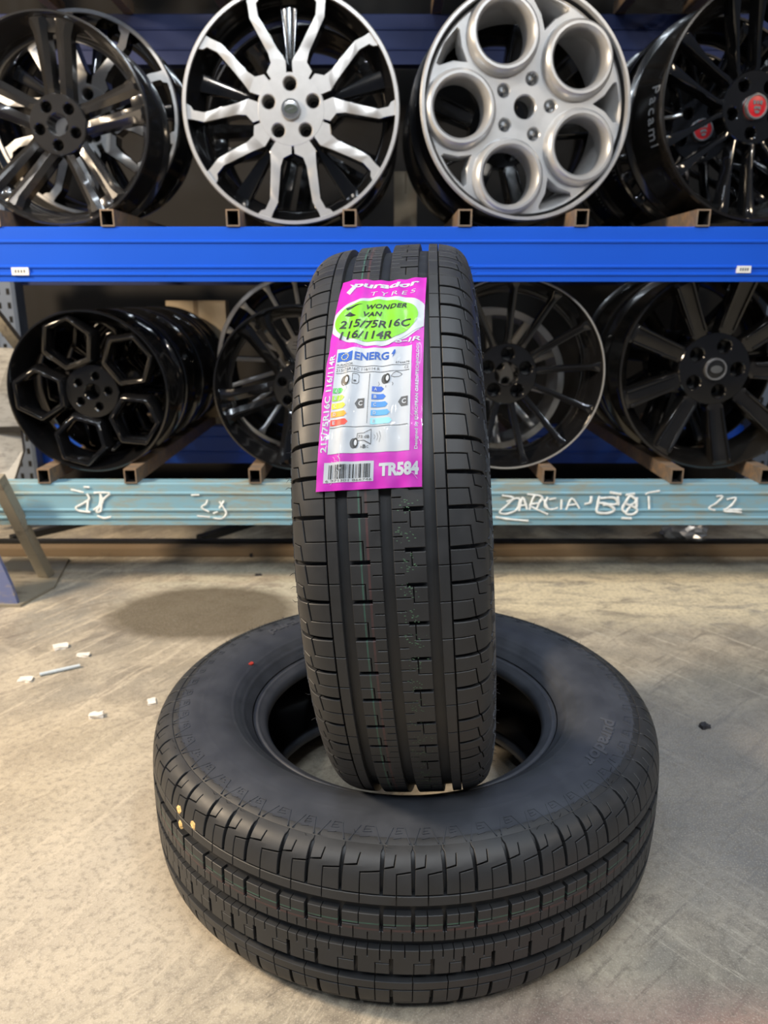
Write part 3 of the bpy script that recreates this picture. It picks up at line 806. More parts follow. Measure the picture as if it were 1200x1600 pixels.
# white energy panel
lab_poly('energy_panel', [rect(9.5, 35, 88, 148)], M['lab_white'], 1, lbl='white energy rating panel')
lab_poly('flag', [[(11, 132), (16, 133), (21, 131), (26.5, 132.5), (26.5, 143.5), (21, 142), (16, 144), (11, 143)]], M['lab_blue'], 2)
lab_poly('flag_stars', [ell(18.7+3.6*math.cos(k*PI/6), 137.6+3.6*math.sin(k*PI/6), .6, .6, 6) for k in range(12)], M['ink_star'], 3)
lab_text('energy_lettering', 'ENERG', 29, 133, 64.5, 9.5, M['lab_blue'], 2, bold=.035)
lab_poly('energy_bolt', [[(69.5, 144), (67, 138.5), (69, 138.5), (68, 134), (71.2, 139.8), (69.3, 139.8), (71, 144)]], M['lab_blue'], 2)
lab_text('small_lettering', 'PURADOR', 11, 127, 28, 2.6, M['lab_grey'], 2)
lab_text('small_lettering', '6744676', 72, 127.5, 86, 2.2, M['lab_grey'], 2)
lab_text('small_lettering', '215/75R16C 116/114 R', 11, 120.8, 56, 3.2, M['lab_grey'], 2)
lab_text('small_lettering', 'C2', 81, 121, 85, 3, M['lab_grey'], 2)
for n_, r_ in (('panel_line', rect(11, 125.5, 86, 126.0)), ('panel_line', rect(11, 118.7, 86, 119.2)), ('panel_line', rect(46, 64, 46.5, 117)), ('panel_line', rect(10, 60.7, 86, 61.2))): lab_poly(n_, [r_], M['lab_grey'], 2)
def tyre_icon(cx, cy, s):
    lab_poly('tyre_icon', [ell(cx-1.2*s, cy-.4*s, 3.3*s, 5.2*s, 24), ], M['lab_grey'], 2)
    lab_poly('tyre_icon', [ell(cx+1.0*s, cy, 2.9*s, 5.2*s, 24)], M['lab_black'], 3)
    lab_poly('tyre_icon', [ell(cx+1.2*s, cy, 1.5*s, 3.0*s, 20)], M['lab_white'], 4)
def outline(poly, wd=.5, closed=True):
    out = []
    n = len(poly)
    for k in range(n if closed else n-1):
        (x0, y0), (x1, y1) = poly[k], poly[(k+1) % n]
        d = Vector((x1-x0, y1-y0)); L = d.length or 1; nx, ny = -d.y/L*wd/2, d.x/L*wd/2
        out.append([(x0+nx, y0+ny), (x0-nx, y0-ny), (x1-nx, y1-ny), (x1+nx, y1+ny)])
    return out
tyre_icon(22, 110, 1.05); tyre_icon(63, 111, 1.05)
lab_poly('fuel_icon', outline([(29, 106), (34, 106), (35.5, 108), (35.5, 115), (33.5, 117), (29, 117)]), M['lab_grey'], 2)
lab_poly('fuel_icon', [rect(30.2, 108, 33, 110)], M['lab_grey'], 2)
lab_poly('cloud_icon', outline([(68, 113), (70, 116), (73, 118), (77, 116.5), (79, 114.5), (76, 112.5), (71, 112)]), M['lab_grey'], 2)
lab_poly('spray_icon', outline([(55.5, 108), (56.5, 105), (55, 103)], .35, False)+outline([(69, 106.5), (70.5, 104.5), (69.5, 102.5)], .35, False)+outline([(63, 103.5), (63, 101)], .35, False), M['lab_grey'], 2)
rows = [(97, 102.6), (88.6, 94.4), (80.2, 86), (71.6, 77.4), (63, 69)]
for k, (y0, y1) in enumerate(rows):
    for x0, w0, dw, inks in ((10, 8.2, 1.7, ('ink_g1', 'ink_g2', 'ink_y', 'ink_o', 'ink_r')), (49.5, 9.2, 2.3, ('ink_b1', 'ink_b2', 'ink_b3', 'ink_b4', 'ink_b5'))):
        x1 = x0+w0+dw*k; ym = (y0+y1)/2
        lab_poly('rating_arrow', [[(x0, y0), (x1, y0), (x1+2.6, ym), (x1, y1), (x0, y1)]], M[inks[k]], 2)
        lab_text('rating_letter', 'ABCDE'[k], x0+2.2, ym-1.7, x0+4.9, 3.4, M['lab_white'], 3, bold=.02)
for x0 in (33, 76):
    lab_poly('rating_badge', [[(x0, 85), (x0+3, 80), (x0+9.5, 80), (x0+9.5, 90), (x0+3, 90)]], M['lab_grey'], 2)
    lab_text('rating_letter', 'C', x0+3.6, 82.4, x0+7.8, 5.2, M['lab_white'], 3, bold=.03)
tyre_icon(35, 45, .95)
lab_poly('speaker_icon', outline([(37.5, 54), (44, 54), (51, 58), (51, 43), (44, 47), (37.5, 47)]), M['lab_grey'], 3)
lab_poly('speaker_icon', [[(37.7, 47.3), (44, 47.3), (50.7, 44), (50.7, 57), (44, 53.7), (37.7, 53.7)]], M['lab_white'], 2)
lab_text('small_lettering', '73 dB', 38.6, 49, 49.5, 3, M['lab_black'], 4)
for q in (4, 6.5, 9): lab_poly('sound_wave', outline([(51+q-1.2, 50.5-q*.6), (51+q, 50.5), (51+q-1.2, 50.5+q*.6)], .3, False), M['lab_grey'], 2)
lab_text('small_lettering', 'A', 41, 39.6, 42.8, 2.2, M['lab_grey'], 2); lab_text('small_lettering', 'B', 43.4, 39.2, 46.4, 3.6, M['lab_black'], 2, bold=.02); lab_text('small_lettering', 'C', 47, 39.6, 49, 2.2, M['lab_grey'], 2)
# barcode
lab_poly('barcode_field', [rect(7, 7.5, 54.5, 27)], M['lab_white'], 1)
x = 11.5; bars = []; rnd = random.Random(12)
while x < 51.5:
    wd = rnd.choice((.35, .35, .7, .7, 1.05, 1.4)); bars.append(rect(x, 11, x+wd, 24.5)); x += wd+rnd.choice((.4, .6, .9, 1.2))
bo = lab_poly('barcode_bars', bars, M['lab_black'], 2, lbl='black barcode')
lab_text('small_lettering', '6 971301 866746', 9, 8.3, 53, 2.0, M['lab_grey'], 2)
lab_text('code_lettering', 'TR584', 59.5, 11.5, 97, 13, M['lab_white'], 1, bold=.05)
lab_vtext('size_lettering', '215/75R16C 116/114R', 5.2, 37, 142, 6.0, M['lab_white'], 1, bold=.028)
lab_vtext('slogan_lettering', 'Designed by EUROPEAN GREEN TECHNOLOGY', 94.5, 36, 150, 3.9, M['lab_white'], 1, bold=.022)
# worn scratches
sc = []; rnd = random.Random(9)
for k in range(26):
    x0 = rnd.choice((rnd.uniform(12, 24), rnd.uniform(88, 99))); y0 = rnd.uniform(4, 130); an = rnd.uniform(-.6, .6)+PI/2; L = rnd.uniform(2, 9)
    sc += outline([(x0, y0), (min(99.5, x0+L*math.cos(an)), y0+L*math.sin(an)*.8), (min(99.5, x0+1.2*L*math.cos(an+.3)), y0+1.2*L*math.sin(an+.3))], rnd.uniform(.15, .5), False)
so = lab_poly('scratches', sc, M['lab_white'], 5); so['kind'] = 'stuff'

# ------------------------------------------------------------------ wheels
def rot2(p, a): c, s = math.cos(a), math.sin(a); return (p[0]*c-p[1]*s, p[0]*s+p[1]*c)
def plate(name, poly, mats, parent, zf, thick, bev, cuts_dir=None, step=.02, smooth=40, segs=2, off=None):
    """bevelled prism over a polygon in the wheel plane; zf(r) lifts its front; mats = [front, sides]"""
    area = sum(poly[i][0]*poly[(i+1) % len(poly)][1]-poly[(i+1) % len(poly)][0]*poly[i][1] for i in range(len(poly)))
    if area < 0: poly = poly[::-1]
    bm = bmesh.new(); f = bm.faces.new([bm.verts.new((x, y, -thick)) for x, y in poly]); bm.normal_update()
    r = bmesh.ops.extrude_face_region(bm, geom=[f])
    for v in [g for g in r['geom'] if isinstance(g, bmesh.types.BMVert)]: v.co.z = 0
    te = [g for g in r['geom'] if isinstance(g, bmesh.types.BMEdge)]
    bmesh.ops.bevel(bm, geom=te, offset=bev, segments=segs, affect='EDGES', profile=.6)
    bm.normal_update()
    for q in bm.faces: q.material_index = 0 if (q.normal.z > .95 and q.calc_center_median().z > -thick*.5) else min(1, len(mats)-1)
    for an in ([cuts_dir] if cuts_dir is not None else [0, PI/2]):
        d = Vector((math.cos(an), math.sin(an), 0)); ts = [v.co.dot(d) for v in bm.verts]
        t = min(ts)+step
        while t < max(ts)-step*.3:
            bmesh.ops.bisect_plane(bm, geom=bm.verts[:]+bm.edges[:]+bm.faces[:], plane_co=d*t, plane_no=d); t += step
    for v in bm.verts: v.co.z += zf(math.hypot(v.co.x, v.co.y))
    o = obj(name, bm, mats, parent, smooth, recalc=True)
    if off is not None: o.matrix_parent_inverse = off.copy()
    return o
def holed_disc(name, outer_r, holes, mats, parent, zf, thick, cham=.003, n=64, step=None, smooth=40, inner=None):
    """disc with through-holes; holes = list of closed point lists"""
    bm = bmesh.new()
    loops = [[(outer_r*math.cos(2*PI*k/n), outer_r*math.sin(2*PI*k/n)) for k in range(n)]]+holes
    edges = []; rings = []
    for li, lp in enumerate(loops):
        cx = sum(p[0] for p in lp)/len(lp); cy = sum(p[1] for p in lp)/len(lp)
        vs0 = []
        for x, y in lp:
            d = Vector((x-cx, y-cy)); L = d.length; k = (L+(cham if li else -cham))/L
            vs0.append(bm.verts.new((cx+d.x*k, cy+d.y*k, 0)))
        es = [bm.edges.new((vs0[i], vs0[(i+1) % len(vs0)])) for i in range(len(vs0))]
        edges += es; rings.append((vs0, lp))
    bmesh.ops.triangle_fill(bm, use_beauty=True, edges=edges)
    for f in bm.faces: f.material_index = 0
    top_faces = bm.faces[:]
    for vs0, lp in rings:
        a = [bm.verts.new((x, y, -cham)) for x, y in lp]; b = [bm.verts.new((x, y, -thick)) for x, y in lp]
        m = len(vs0)
        for i in range(m):
            j = (i+1) % m
            for q in ((vs0[i], vs0[j], a[j], a[i]), (a[i], a[j], b[j], b[i])):
                f = bm.faces.new(q); f.material_index = min(1, len(mats)-1)
    if step:
        for d in (Vector((1, 0, 0)), Vector((0, 1, 0))):
            t = -outer_r+step
            while t < outer_r:
                bmesh.ops.bisect_plane(bm, geom=bm.verts[:]+bm.edges[:]+bm.faces[:], plane_co=d*t, plane_no=d); t += step
    for v in bm.verts: v.co.z += zf(math.hypot(v.co.x, v.co.y))
    bm.normal_update()
    bmesh.ops.recalc_face_normals(bm, faces=bm.faces)
    f = max(bm.faces, key=lambda q: abs(q.normal.z)*q.calc_area())
    if f.normal.z < 0: bmesh.ops.reverse_faces(bm, faces=bm.faces)
    return obj(name, bm, mats, parent, smooth)
def circ(cx, cy, r, n=20): return [(cx+r*math.cos(2*PI*k/n), cy+r*math.sin(2*PI*k/n)) for k in range(n)]
def rim(t, R, W, mat, lip=None, lipw=.04, off=None, lipmat=None):
    prof = [(R*.955, -.010), (R*.975, -.001), (R*.995, -.002), (R, -.006), (R, -.014), (R*.965, -.019), (R*.95, -.034), (R*.93, -.045), (R*.875, -.062), (R*.86, -.09), (R*.875, -.12), (R*.92, -W+.045), (R*.945, -W+.02), (R*.965, -W+.016), (R, -W+.012), (R, -W+.003), (R*.99, -W),
            (R*.965, -W+.004), (R*.925, -W+.03), (R*.88, -W+.06), (R*.845, -.10), (R*.845, -.075), (R*.90, -.045), (R*.935, -.028)]
    o = rev_obj('barrel', prof, mat, t, 112, 30)
    if off is not None: o.matrix_parent_inverse = off.copy()
    if lip:
        pr = [(R*(1-lipw), -.004), (R*(1-lipw)+.001, .0015), (R*.992, .0015), (R*1.002, -.003), (R*.99, -.005)]
        o2 = rev_obj('rim_lip', pr, lip, t, 128, 30)
        if off is not None: o2.matrix_parent_inverse = off.copy()
def disc_part(name, prof, mat, parent, off, n=40, smooth=35):
    o = rev_obj(name, prof, mat, parent, n, smooth, closed=False); o.matrix_parent_inverse = off.copy(); return o
def ray_plan(R, u, w, a): return rot2((u*R, w*R), a)
class Wheel:
    def __init__(s, name, label, cx, cy, Y, rpx=None, R=None, yaw=0.0, lean=0.0, phi=90.0, W=.20, group='alloy wheels on the rack', key=None):
        c = px(cx, cy, Y)
        dep = c.y*math.cos(PITCH)-(c.z-CAM_H)*math.sin(PITCH)
        s.R = R if R else rpx*dep/F_PX
        if key: c.x, c.z = seat(key, s.R)
        s.c = c; s.phi = math.radians(phi); s.W = W
        rot = Matrix.Rotation(math.radians(yaw), 4, 'Z') @ Matrix.Rotation(math.radians(90-lean), 4, 'X')
        base = c + (rot @ Vector((0, -s.R, 0)))
        s.t = thing(name, label, 'alloy wheel', Matrix.Translation(base) @ rot, group)
        s.off = Matrix.Translation((0, s.R, 0))
    def fin(s, o): o.matrix_parent_inverse = s.off.copy(); return o
    def rim(s, mat, lip=None, lipw=.045): rim(s.t, s.R, s.W, mat, lip, lipw, s.off)
    def hub(s, r, lug_r, lug_d, z, mat, n=5, bore=.10, lug_phi=None, side=None, thick=.05, dark=True):
        R = s.R; lp = s.phi if lug_phi is None else math.radians(lug_phi)
        holes = [circ(lug_r*R*math.cos(lp+2*PI*k/n), lug_r*R*math.sin(lp+2*PI*k/n), lug_d*R, 16) for k in range(n)]
        if bore: holes.append(circ(0, 0, bore*R, 24))
        s.fin(holed_disc('hub', r*R, holes, [mat, side or mat], s.t, lambda q: z, thick, .0025, 48))
        if dark:
            for k in range(n):
                x, y = lug_r*R*math.cos(lp+2*PI*k/n), lug_r*R*math.sin(lp+2*PI*k/n)
                d = lug_d*R
                V, Fs = revolve([(d*1.02, z-.004), (d*1.02, z-.040), (d*.55, z-.042), (d*.5, z-.055), (.0005, z-.055)], 14, False)
                s.fin(pyobj('lug_hole', [(a+x, b+y, c) for a, b, c in V], Fs, M['dark_hole'], s.t, 40))
    def cap(s, r, z, mat, ringmat=None, emblem=None):
        R = s.R
        disc_part('centre_cap', [(r*R, z-.03), (r*R, z+.001), (r*R*.93, z+.004), (r*R*.5, z+.0055), (.0004, z+.006)], mat, s.t, s.off)
        if ringmat: disc_part('cap_ring', [(r*R*1.01, z-.004), (r*R*1.01, z+.004), (r*R*.97, z+.0065), (r*R*.84, z+.0065), (r*R*.80, z+.003)], ringmat, s.t, s.off)
    def bars(s, n, polys, mats, zf, thick=.04, bev=.006, phi=None, step=.025, name='spoke', smooth=40, segs=2):
        a0 = s.phi if phi is None else math.radians(phi)
        for k in range(n):
            a = a0+2*PI*k/n
            for p in polys:
                s.fin(plate(name, [ray_plan(s.R, u, w_, a) for u, w_ in p], mats, s.t, zf, thick, bev, a, step, smooth, segs))
def dish(z_in, z_out, r0, r1, pw=1.0):
    def f(r):
        t = max(0, min(1, (r-r0)/(r1-r0))); return z_in+(z_out-z_in)*t**pw
    return f
def copy_wheel(w, label, c, yaw=0, spin=0.0, scale=1.0, lean=0.0, group=None):
    """another wheel of the same design: the thing and each of its parts copied"""
    rot = Matrix.Rotation(math.radians(yaw), 4, 'Z') @ Matrix.Rotation(math.radians(90-lean), 4, 'X')
    base = Vector(c)+(rot @ Vector((0, -w.R*scale, 0)))
    t = w.t.copy(); COL.objects.link(t); t['label'] = label
    if group: t['group'] = group
    t.matrix_world = Matrix.Translation(base) @ rot @ Matrix.Diagonal((scale, scale, scale, 1))
    for ch in w.t.children:
        d = ch.copy(); COL.objects.link(d); d.parent = t
        d.matrix_parent_inverse = w.off @ Matrix.Rotation(math.radians(spin), 4, 'Z')
    return t
WY = 2.062
GB, BB = M['gloss_black'], M['barrel_black']
MB = [M['machined'], GB]

# --- twin-spoke gloss black
def twin(w, mat, n=5):
    R = w.R
    w.rim(mat)
    zf = dish(-.050, -.006, .25*R, .92*R, 1.3)
    pl = [(.22, .030), (.34, .034), (.97, .045), (.97, .155), (.93, .235), (.80, .185), (.36, .150), (.22, .15)]
    w.bars(n, [pl, [(u, -q) for u, q in pl]], [mat], zf, .045, .013, smooth=18, segs=1)
    # sloping flank facet between the twin bars
    fl_ = [(.30, -.034), (.90, -.046), (.90, .046), (.30, .034)]
    w.bars(n, [[(.82, -.05), (.965, -.055), (.965, .055), (.82, .05)]], [mat], lambda r: zf(r)-.012, .03, .004, name='spoke_bridge')
    w.hub(.295, .195, .055, -.045, mat, bore=.105, lug_phi=math.degrees(w.phi)+36)
u1 = Wheel('alloy_wheel', 'gloss black five-twin-spoke wheel in front of a machined one on the upper beam', 79, 197, WY, 154, phi=85, key='u1')
twin(u1, M['graphite'])
# --- split-spoke machined
def split(w):
    R = w.R
    w.rim(GB, M['machined'], .042)
    zf = dish(-.005, -.0045, .25*R, .95*R, 1.0)
    arm = [(.285, .022), (.40, .022), (.44, .050), (.50, .092), (.62, .165), (.76, .250), (.855, .262), (.885, .235), (.935, .225), (.955, .200), (.905, .370), (.885, .362), (.84, .352), (.74, .342), (.60, .268), (.46, .192), (.385, .172), (.31, .215), (.235, .168), (.272, .1)]
    w.bars(5, [arm, [(u, -q) for u, q in arm]], MB, zf, .045, .0020, smooth=25, segs=1)
    # deep black blade between the arms, and the deep window flanks
    zb = dish(-.035, -.050, .3*R, .95*R)
    w.bars(5, [[(.36, -.035), (.95, -.085), (.95, .085), (.36, .035)]], [GB], zb, .03, .006, name='inner_spoke')
    w.hub(.312, .215, .060, zf(.25*R)+.0006, M['machined'], bore=.0, side=M['machined'], thick=.04)
    w.cap(.090, zf(.2*R)+.002, M['cap_chrome'], M['cap_chrome'])
    w.fin(pyobj('cap_emblem', [(x*R*.062, y*R*.040, zf(.2*R)+.0082) for x, y in circ(0, 0, 1, 24)], [tuple(range(24))], M['green_oval'], w.t))
    w.fin(pyobj('emblem_bar', [(x*R, y*R, zf(.2*R)+.0086) for x, y in ((-.045, -.012), (-.01, -.006), (.012, .002), (.045, .016), (.01, .01), (-.02, .002))], [(0, 1, 2, 3, 4, 5)], M['cap_chrome'], w.t))
u3 = Wheel('alloy_wheel', 'black wheel with machined silver split spokes and round cap on the upper beam', 456, 177, WY, 170, phi=91, key='u3')
split(u3)
c_ = px(132, 180, 2.34)
copy_wheel(u3, 'machined split-spoke wheel standing behind the gloss black twin-spoke wheel', c_, spin=-14, scale=.98)
# --- silver five-hole
def five_hole(w):
    R = w.R; S_ = M['silver']
    w.rim(BB)
    w.fin(rev_obj('inner_barrel', [(.925*R, -.012), (.86*R, -.05), (.83*R, -.08), (.83*R, -.145), (.84*R, -.145), (.84*R, -.08), (.87*R, -.05), (.93*R, -.014)], S_, w.t, 96, 35))
    zf = dish(-.022, -.016, .2*R, .9*R)
    holes = []
    for k in range(5):
        a = w.phi+2*PI*k/5; x, y = rot2((.625*R, 0), a); holes.append(circ(x, y, .25*R, 40))
        b = a+PI/5
        tri = [(.66, 0), (.77, .062), (.855, .165), (.885, .165), (.905, 0), (.885, -.165), (.855, -.165), (.77, -.062)]
        holes.append([rot2((u*R, q*R), b) for u, q in tri])
    lp = w.phi+PI/5
    for k in range(5): holes.append(circ(.245*R*math.cos(lp+2*PI*k/5), .245*R*math.sin(lp+2*PI*k/5), .055*R, 16))
    holes.append(circ(0, 0, .10*R, 24))
    w.fin(holed_disc('wheel_face', .935*R, holes, [S_, S_], w.t, zf, .05, .003, 110, step=.03))
    pr = [(.96, -.018), (.955, -.004), (.965, .004), (.99, .004), (1.003, -.002), (.99, -.008)]
    w.fin(rev_obj('rim_lip', [(r*R, z) for r, z in pr], S_, w.t, 128, 35))
    for k in range(5):
        x, y = rot2((.625*R, 0), w.phi+2*PI*k/5)
        pr = [(.243, -.048), (.243, -.012), (.252, -.001), (.275, .007), (.298, .007), (.318, .002), (.338, -.010), (.345, -.024), (.33, -.03), (.26, -.048)]
        V, Fs = revolve([(r*R, z) for r, z in pr], 56, True)
        bm = bmesh.new(); vv = [bm.verts.new((a+x, b+y, c)) for a, b, c in V]
        for f in Fs: bm.faces.new([vv[i] for i in f])
        w.fin(obj('hole_ring', bm, S_, w.t, 40, recalc=True))
        lx, ly = .245*R*math.cos(lp+2*PI*k/5), .245*R*math.sin(lp+2*PI*k/5)
        V, Fs = revolve([(.056*R, zf(0)-.004), (.056*R, zf(0)-.025), (.03*R, zf(0)-.03), (.03*R, zf(0)-.045), (.0005, zf(0)-.045)], 14, False)
        w.fin(pyobj('lug_hole', [(a+lx, b+ly, c) for a, b, c in V], Fs, M['cap_chrome'], w.t, 40))
u4 = Wheel('alloy_wheel', 'bright silver wheel with five large round holes on the upper beam', 822, 175, WY+.03, 171, yaw=9, lean=2, phi=40, W=.15, key='u4')
five_hole(u4)
# --- black seven-twin-spoke with red cap
def seven_twin(w):
    R = w.R
    w.rim(M['gloss_black_brown'])
    zf = dish(-.055, -.004, .25*R, .93*R, 1.4)
    pl = [(.24, .030), (.34, .075), (.60, .085), (.96, .085), (.97, .185), (.93, .180), (.55, .130), (.36, .120), (.24, .115)]
    w.bars(7, [pl, [(u, -q) for u, q in pl]], [GB], zf, .04, .006)
    w.hub(.31, .215, .055, -.050, GB, bore=0, lug_phi=math.degrees(w.phi)+18)
    w.cap(.108, -.044, M['cap_red'], M['cap_chrome'])
    z = -.0365
    # snarling cat face reduced to its light patches
    pats = [[(-.05, .045), (-.02, .05), (-.015, .02), (-.04, .01)], [(.05, .045), (.02, .05), (.015, .02), (.04, .01)], [(-.03, .0), (.03, .0), (.035, -.03), (.0, -.02), (-.035, -.03)], [(-.03, -.04), (.0, -.032), (.03, -.04), (.015, -.06), (-.015, -.06)], [(-.012, .045), (.012, .045), (.008, .015), (-.008, .015)]]
    for p in pats: w.fin(pyobj('cap_emblem', [(x*R, y*R, z) for x, y in p], [tuple(range(len(p)))], M['cap_chrome'], w.t))
    # silver valve stem
    a = math.radians(187); vp = Vector((.86*R*math.cos(a), .86*R*math.sin(a), -.07))
    V, Fs = tube_curve([vp, vp+Vector((.02, .0, .02)), vp+Vector((.038, .004, .03))], [.005, .005, .004], 8)
    w.fin(pyobj('valve_stem', V, Fs, M['cap_chrome'], w.t, 40))
u5 = Wheel('alloy_wheel', 'gloss black seven-twin-spoke wheel with a red centre cap on the upper beam', 1196, 174, WY+.045, 175, yaw=9, lean=1, phi=106, key='u5', W=.21)
seven_twin(u5)
# handwriting on its barrel
wr = font_mesh('Pacaml', .044, .0003, 0, 1.25)
xs_ = [v.x for v in wr[0]]
P_ = []
def barrel_r(z):
    T = [(-.062, .875), (-.09, .86), (-.12, .875), (-u5.W+.045, .92)]
    for (z0, r0), (z1, r1) in zip(T, T[1:]):
        if z1 <= z <= z0: return u5.R*(r0+(r1-r0)*(z0-z)/(z0-z1))
    return u5.R*.92
for v in wr[0]:
    z_ = -.128+v.y; rr = barrel_r(z_)+(.0016 if v.z > 0 else .0002)
    ang = math.radians(166)+v.x/(u5.R*.87)
    P_.append(Vector((rr*math.cos(ang), rr*math.sin(ang), z_)))
bm = bmesh.new(); vv = [bm.verts.new(p) for p in P_]
for f in wr[1]:
    try: bm.faces.new([vv[i] for i in f])
    except ValueError: pass
M['marker'] = simple('grey_marker', (.30, .31, .32), .7); u5.fin(obj('barrel_writing', bm, M['marker'], u5.t))

# --- honeycomb black
def honeycomb(w):
    R = w.R; K = M['gloss_black_brown']
    w.rim(GB)
    for k in range(5):
        a = w.phi+2*PI*k/5
        def hexp(ro, sx=1.0): return [rot2((.635*R+ro*R*math.cos(PI/6+q*PI/3)*sx, ro*R*math.sin(PI/6+q*PI/3)), a) for q in range(6)]
        V = []; Fs = []
        lv = [(.262, -.060), (.262, -.012), (.285, -.002), (.325, -.002), (.365, -.016), (.372, -.060)]
        for r, z in lv:
            for x, y in hexp(r): V.append((x, y, z-.03*(1-min(1, math.hypot(x, y)/(.92*R)))))
        for i in range(len(lv)):
            for q in range(6):
                i2 = (i+1) % len(lv); q2 = (q+1) % 6
                Fs.append((i*6+q, i*6+q2, i2*6+q2, i2*6+q))
        bm = bmesh.new(); vv = [bm.verts.new(p) for p in V]
        for f in Fs: bm.faces.new([vv[i] for i in f])
        bmesh.ops.recalc_face_normals(bm, faces=bm.faces)
        bmesh.ops.bevel(bm, geom=bm.edges[:], offset=.0025, segments=2, affect='EDGES')
        w.fin(obj('hexagon_frame', bm, GB, w.t, 45))
    w.hub(.335, .20, .05, -.034, GB, bore=.095, lug_phi=math.degrees(w.phi)+36)
l1 = Wheel('alloy_wheel', 'gloss black honeycomb wheel with five hexagon openings on the pale blue beam', 144, 607, WY, 126.5, phi=38, W=.18, key='l1')
honeycomb(l1)
for k, (rx, Y) in enumerate(((300, 2.27), (326, 2.48), (352, 2.69))):
    dep = Y*math.cos(PITCH)
    c = Vector((l1.c.x, Y, l1.c.z))
    copy_wheel(l1, 'gloss black honeycomb wheel, %s in the row behind the front honeycomb wheel' % ('second', 'third', 'last')[k], c, spin=20*k, group='honeycomb wheels in a row')
# --- black twin spoke left of the standing tyre, machined multi-spoke behind it
l2 = Wheel('alloy_wheel', 'gloss black twin-spoke wheel on the pale blue beam, half hidden by the standing tyre', 462, 610, WY, 129, phi=50, W=.17, key='l2')
twin(l2, GB)
def thin_spoke(w, n, mats, lip, lipw, hubmat, wd=.035, cap=None):
    R = w.R
    w.rim(mats[-1], lip, lipw)
    zf = dish(-.060, -.010, .25*R, .93*R, 1.5)
    pl = [(.26, -wd*1.3), (.36, -wd*.9), (.88, -wd*.9), (.965, -wd*1.7), (.965, wd*1.7), (.88, wd*.9), (.36, wd*.9), (.26, wd*1.3)]
    w.bars(n, [pl], mats, zf, .04, .005)
    w.hub(.325, .215, .07, -.056, hubmat, bore=.125)
l2b = Wheel('alloy_wheel', 'many-spoke wheel with pale machined face behind the wheel left of the standing tyre', 492, 592, 2.33, 136, phi=96, key='l2', W=.18)
thin_spoke(l2b, 18, MB, M['machined'], .05, M['machined'], .030)
# --- thin-spoke with bright lip
l3 = Wheel('alloy_wheel', 'gloss black thin-spoke wheel with a thin bright lip, right of the standing tyre', 797, 587, WY, 149, phi=88.5, W=.19, key='l3')
thin_spoke(l3, 13, [GB], M['white_lip'], .022, GB, .036)
l3b = Wheel('alloy_wheel', 'silver wheel glimpsed through the spokes of the thin-spoke wheel', 820, 585, 2.36, 110, phi=60, W=.15, key='l3')
thin_spoke(l3b, 10, [M['silver']], M['silver'], .10, M['silver'], .05)
# --- nine-spoke
def nine(w):
    R = w.R; K = M['gloss_black_brown']
    w.rim(K)
    zf = dish(-.045, -.004, .25*R, .92*R, 1.3)
    pl = [(.28, -.075), (.40, -.080), (.93, -.098), (.97, -.11), (.97, .11), (.93, .098), (.40, .080), (.28, .075)]
    w.bars(9, [pl], [K], zf, .05, .012)
    # raised edges of each spoke
    ed = [(.40, .050), (.93, .062), (.93, .092), (.40, .074)]
    w.bars(9, [ed, [(u, -q) for u, q in ed]], [GB], lambda r: zf(r)+.007, .02, .004, name='spoke_edge')
    w.hub(.36, .235, .07, -.040, GB, bore=0, lug_phi=math.degrees(w.phi)+25)
    w.cap(.110, -.034, M['cap_black'], M['cap_chrome'])
    w.fin(pyobj('cap_emblem', [(x*R*.06, y*R*.038, -.0262) for x, y in circ(0, 0, 1, 20)], [tuple(range(20))], M['lab_grey'], w.t))
l4 = Wheel('alloy_wheel', 'gloss black nine-spoke wheel with a ringed cap, right end of the pale blue beam', 1129, 579, WY+.02, 158, phi=118, W=.20, yaw=0, key='l4')
nine(l4)
# --- wheels behind, only their barrels and rims show
def behind(src, label, x, y, Y, rp, spin=0, yaw=0, group='wheels in the second row', key=None):
    c = px(x, y, Y); dep = c.y*math.cos(PITCH)-(c.z-CAM_H)*math.sin(PITCH)
    if key: c.x, c.z = seat(key, rp*dep/F_PX, .002)
    return copy_wheel(src, label, c, yaw, spin, rp*dep/F_PX/src.R, group=group)
behind(l4, 'dark nine-spoke wheel standing behind the front nine-spoke wheel', 1062, 570, 2.34, 140, 12, key='l4')
behind(u1, 'black wheel in the second row behind the split-spoke machined wheel', 476, 205, 2.34, 150, 30, key='u3')
behind(l4, 'black wheel in the second row behind the silver five-hole wheel', 806, 197, 2.42, 152, 5, 6, key='u4')
behind(u5, 'black wheel in the second row behind the red-capped wheel', 1118, 196, 2.46, 155, 10, 3, key='u5')
behind(u5, 'black wheel in the third row behind the red-capped wheel', 1066, 214, 2.72, 136, 25, 2, key='u5')
for k, (x, rz) in enumerate(((-1.0, 0), (-.42, 8), (.30, -6), (.93, 4))):
    copy_wheel((l4, u1, l4, u1)[k], 'dark wheel on the top shelf, %s' % ('above the black twin-spoke wheel', 'above the split-spoke wheel', 'above the gap left of the silver wheel', 'above the red-capped wheel')[k],
               (x, 2.70, 1.766+.262), rz, 15*k, .262/(l4, u1, l4, u1)[k].R, group='wheels on the top shelf')

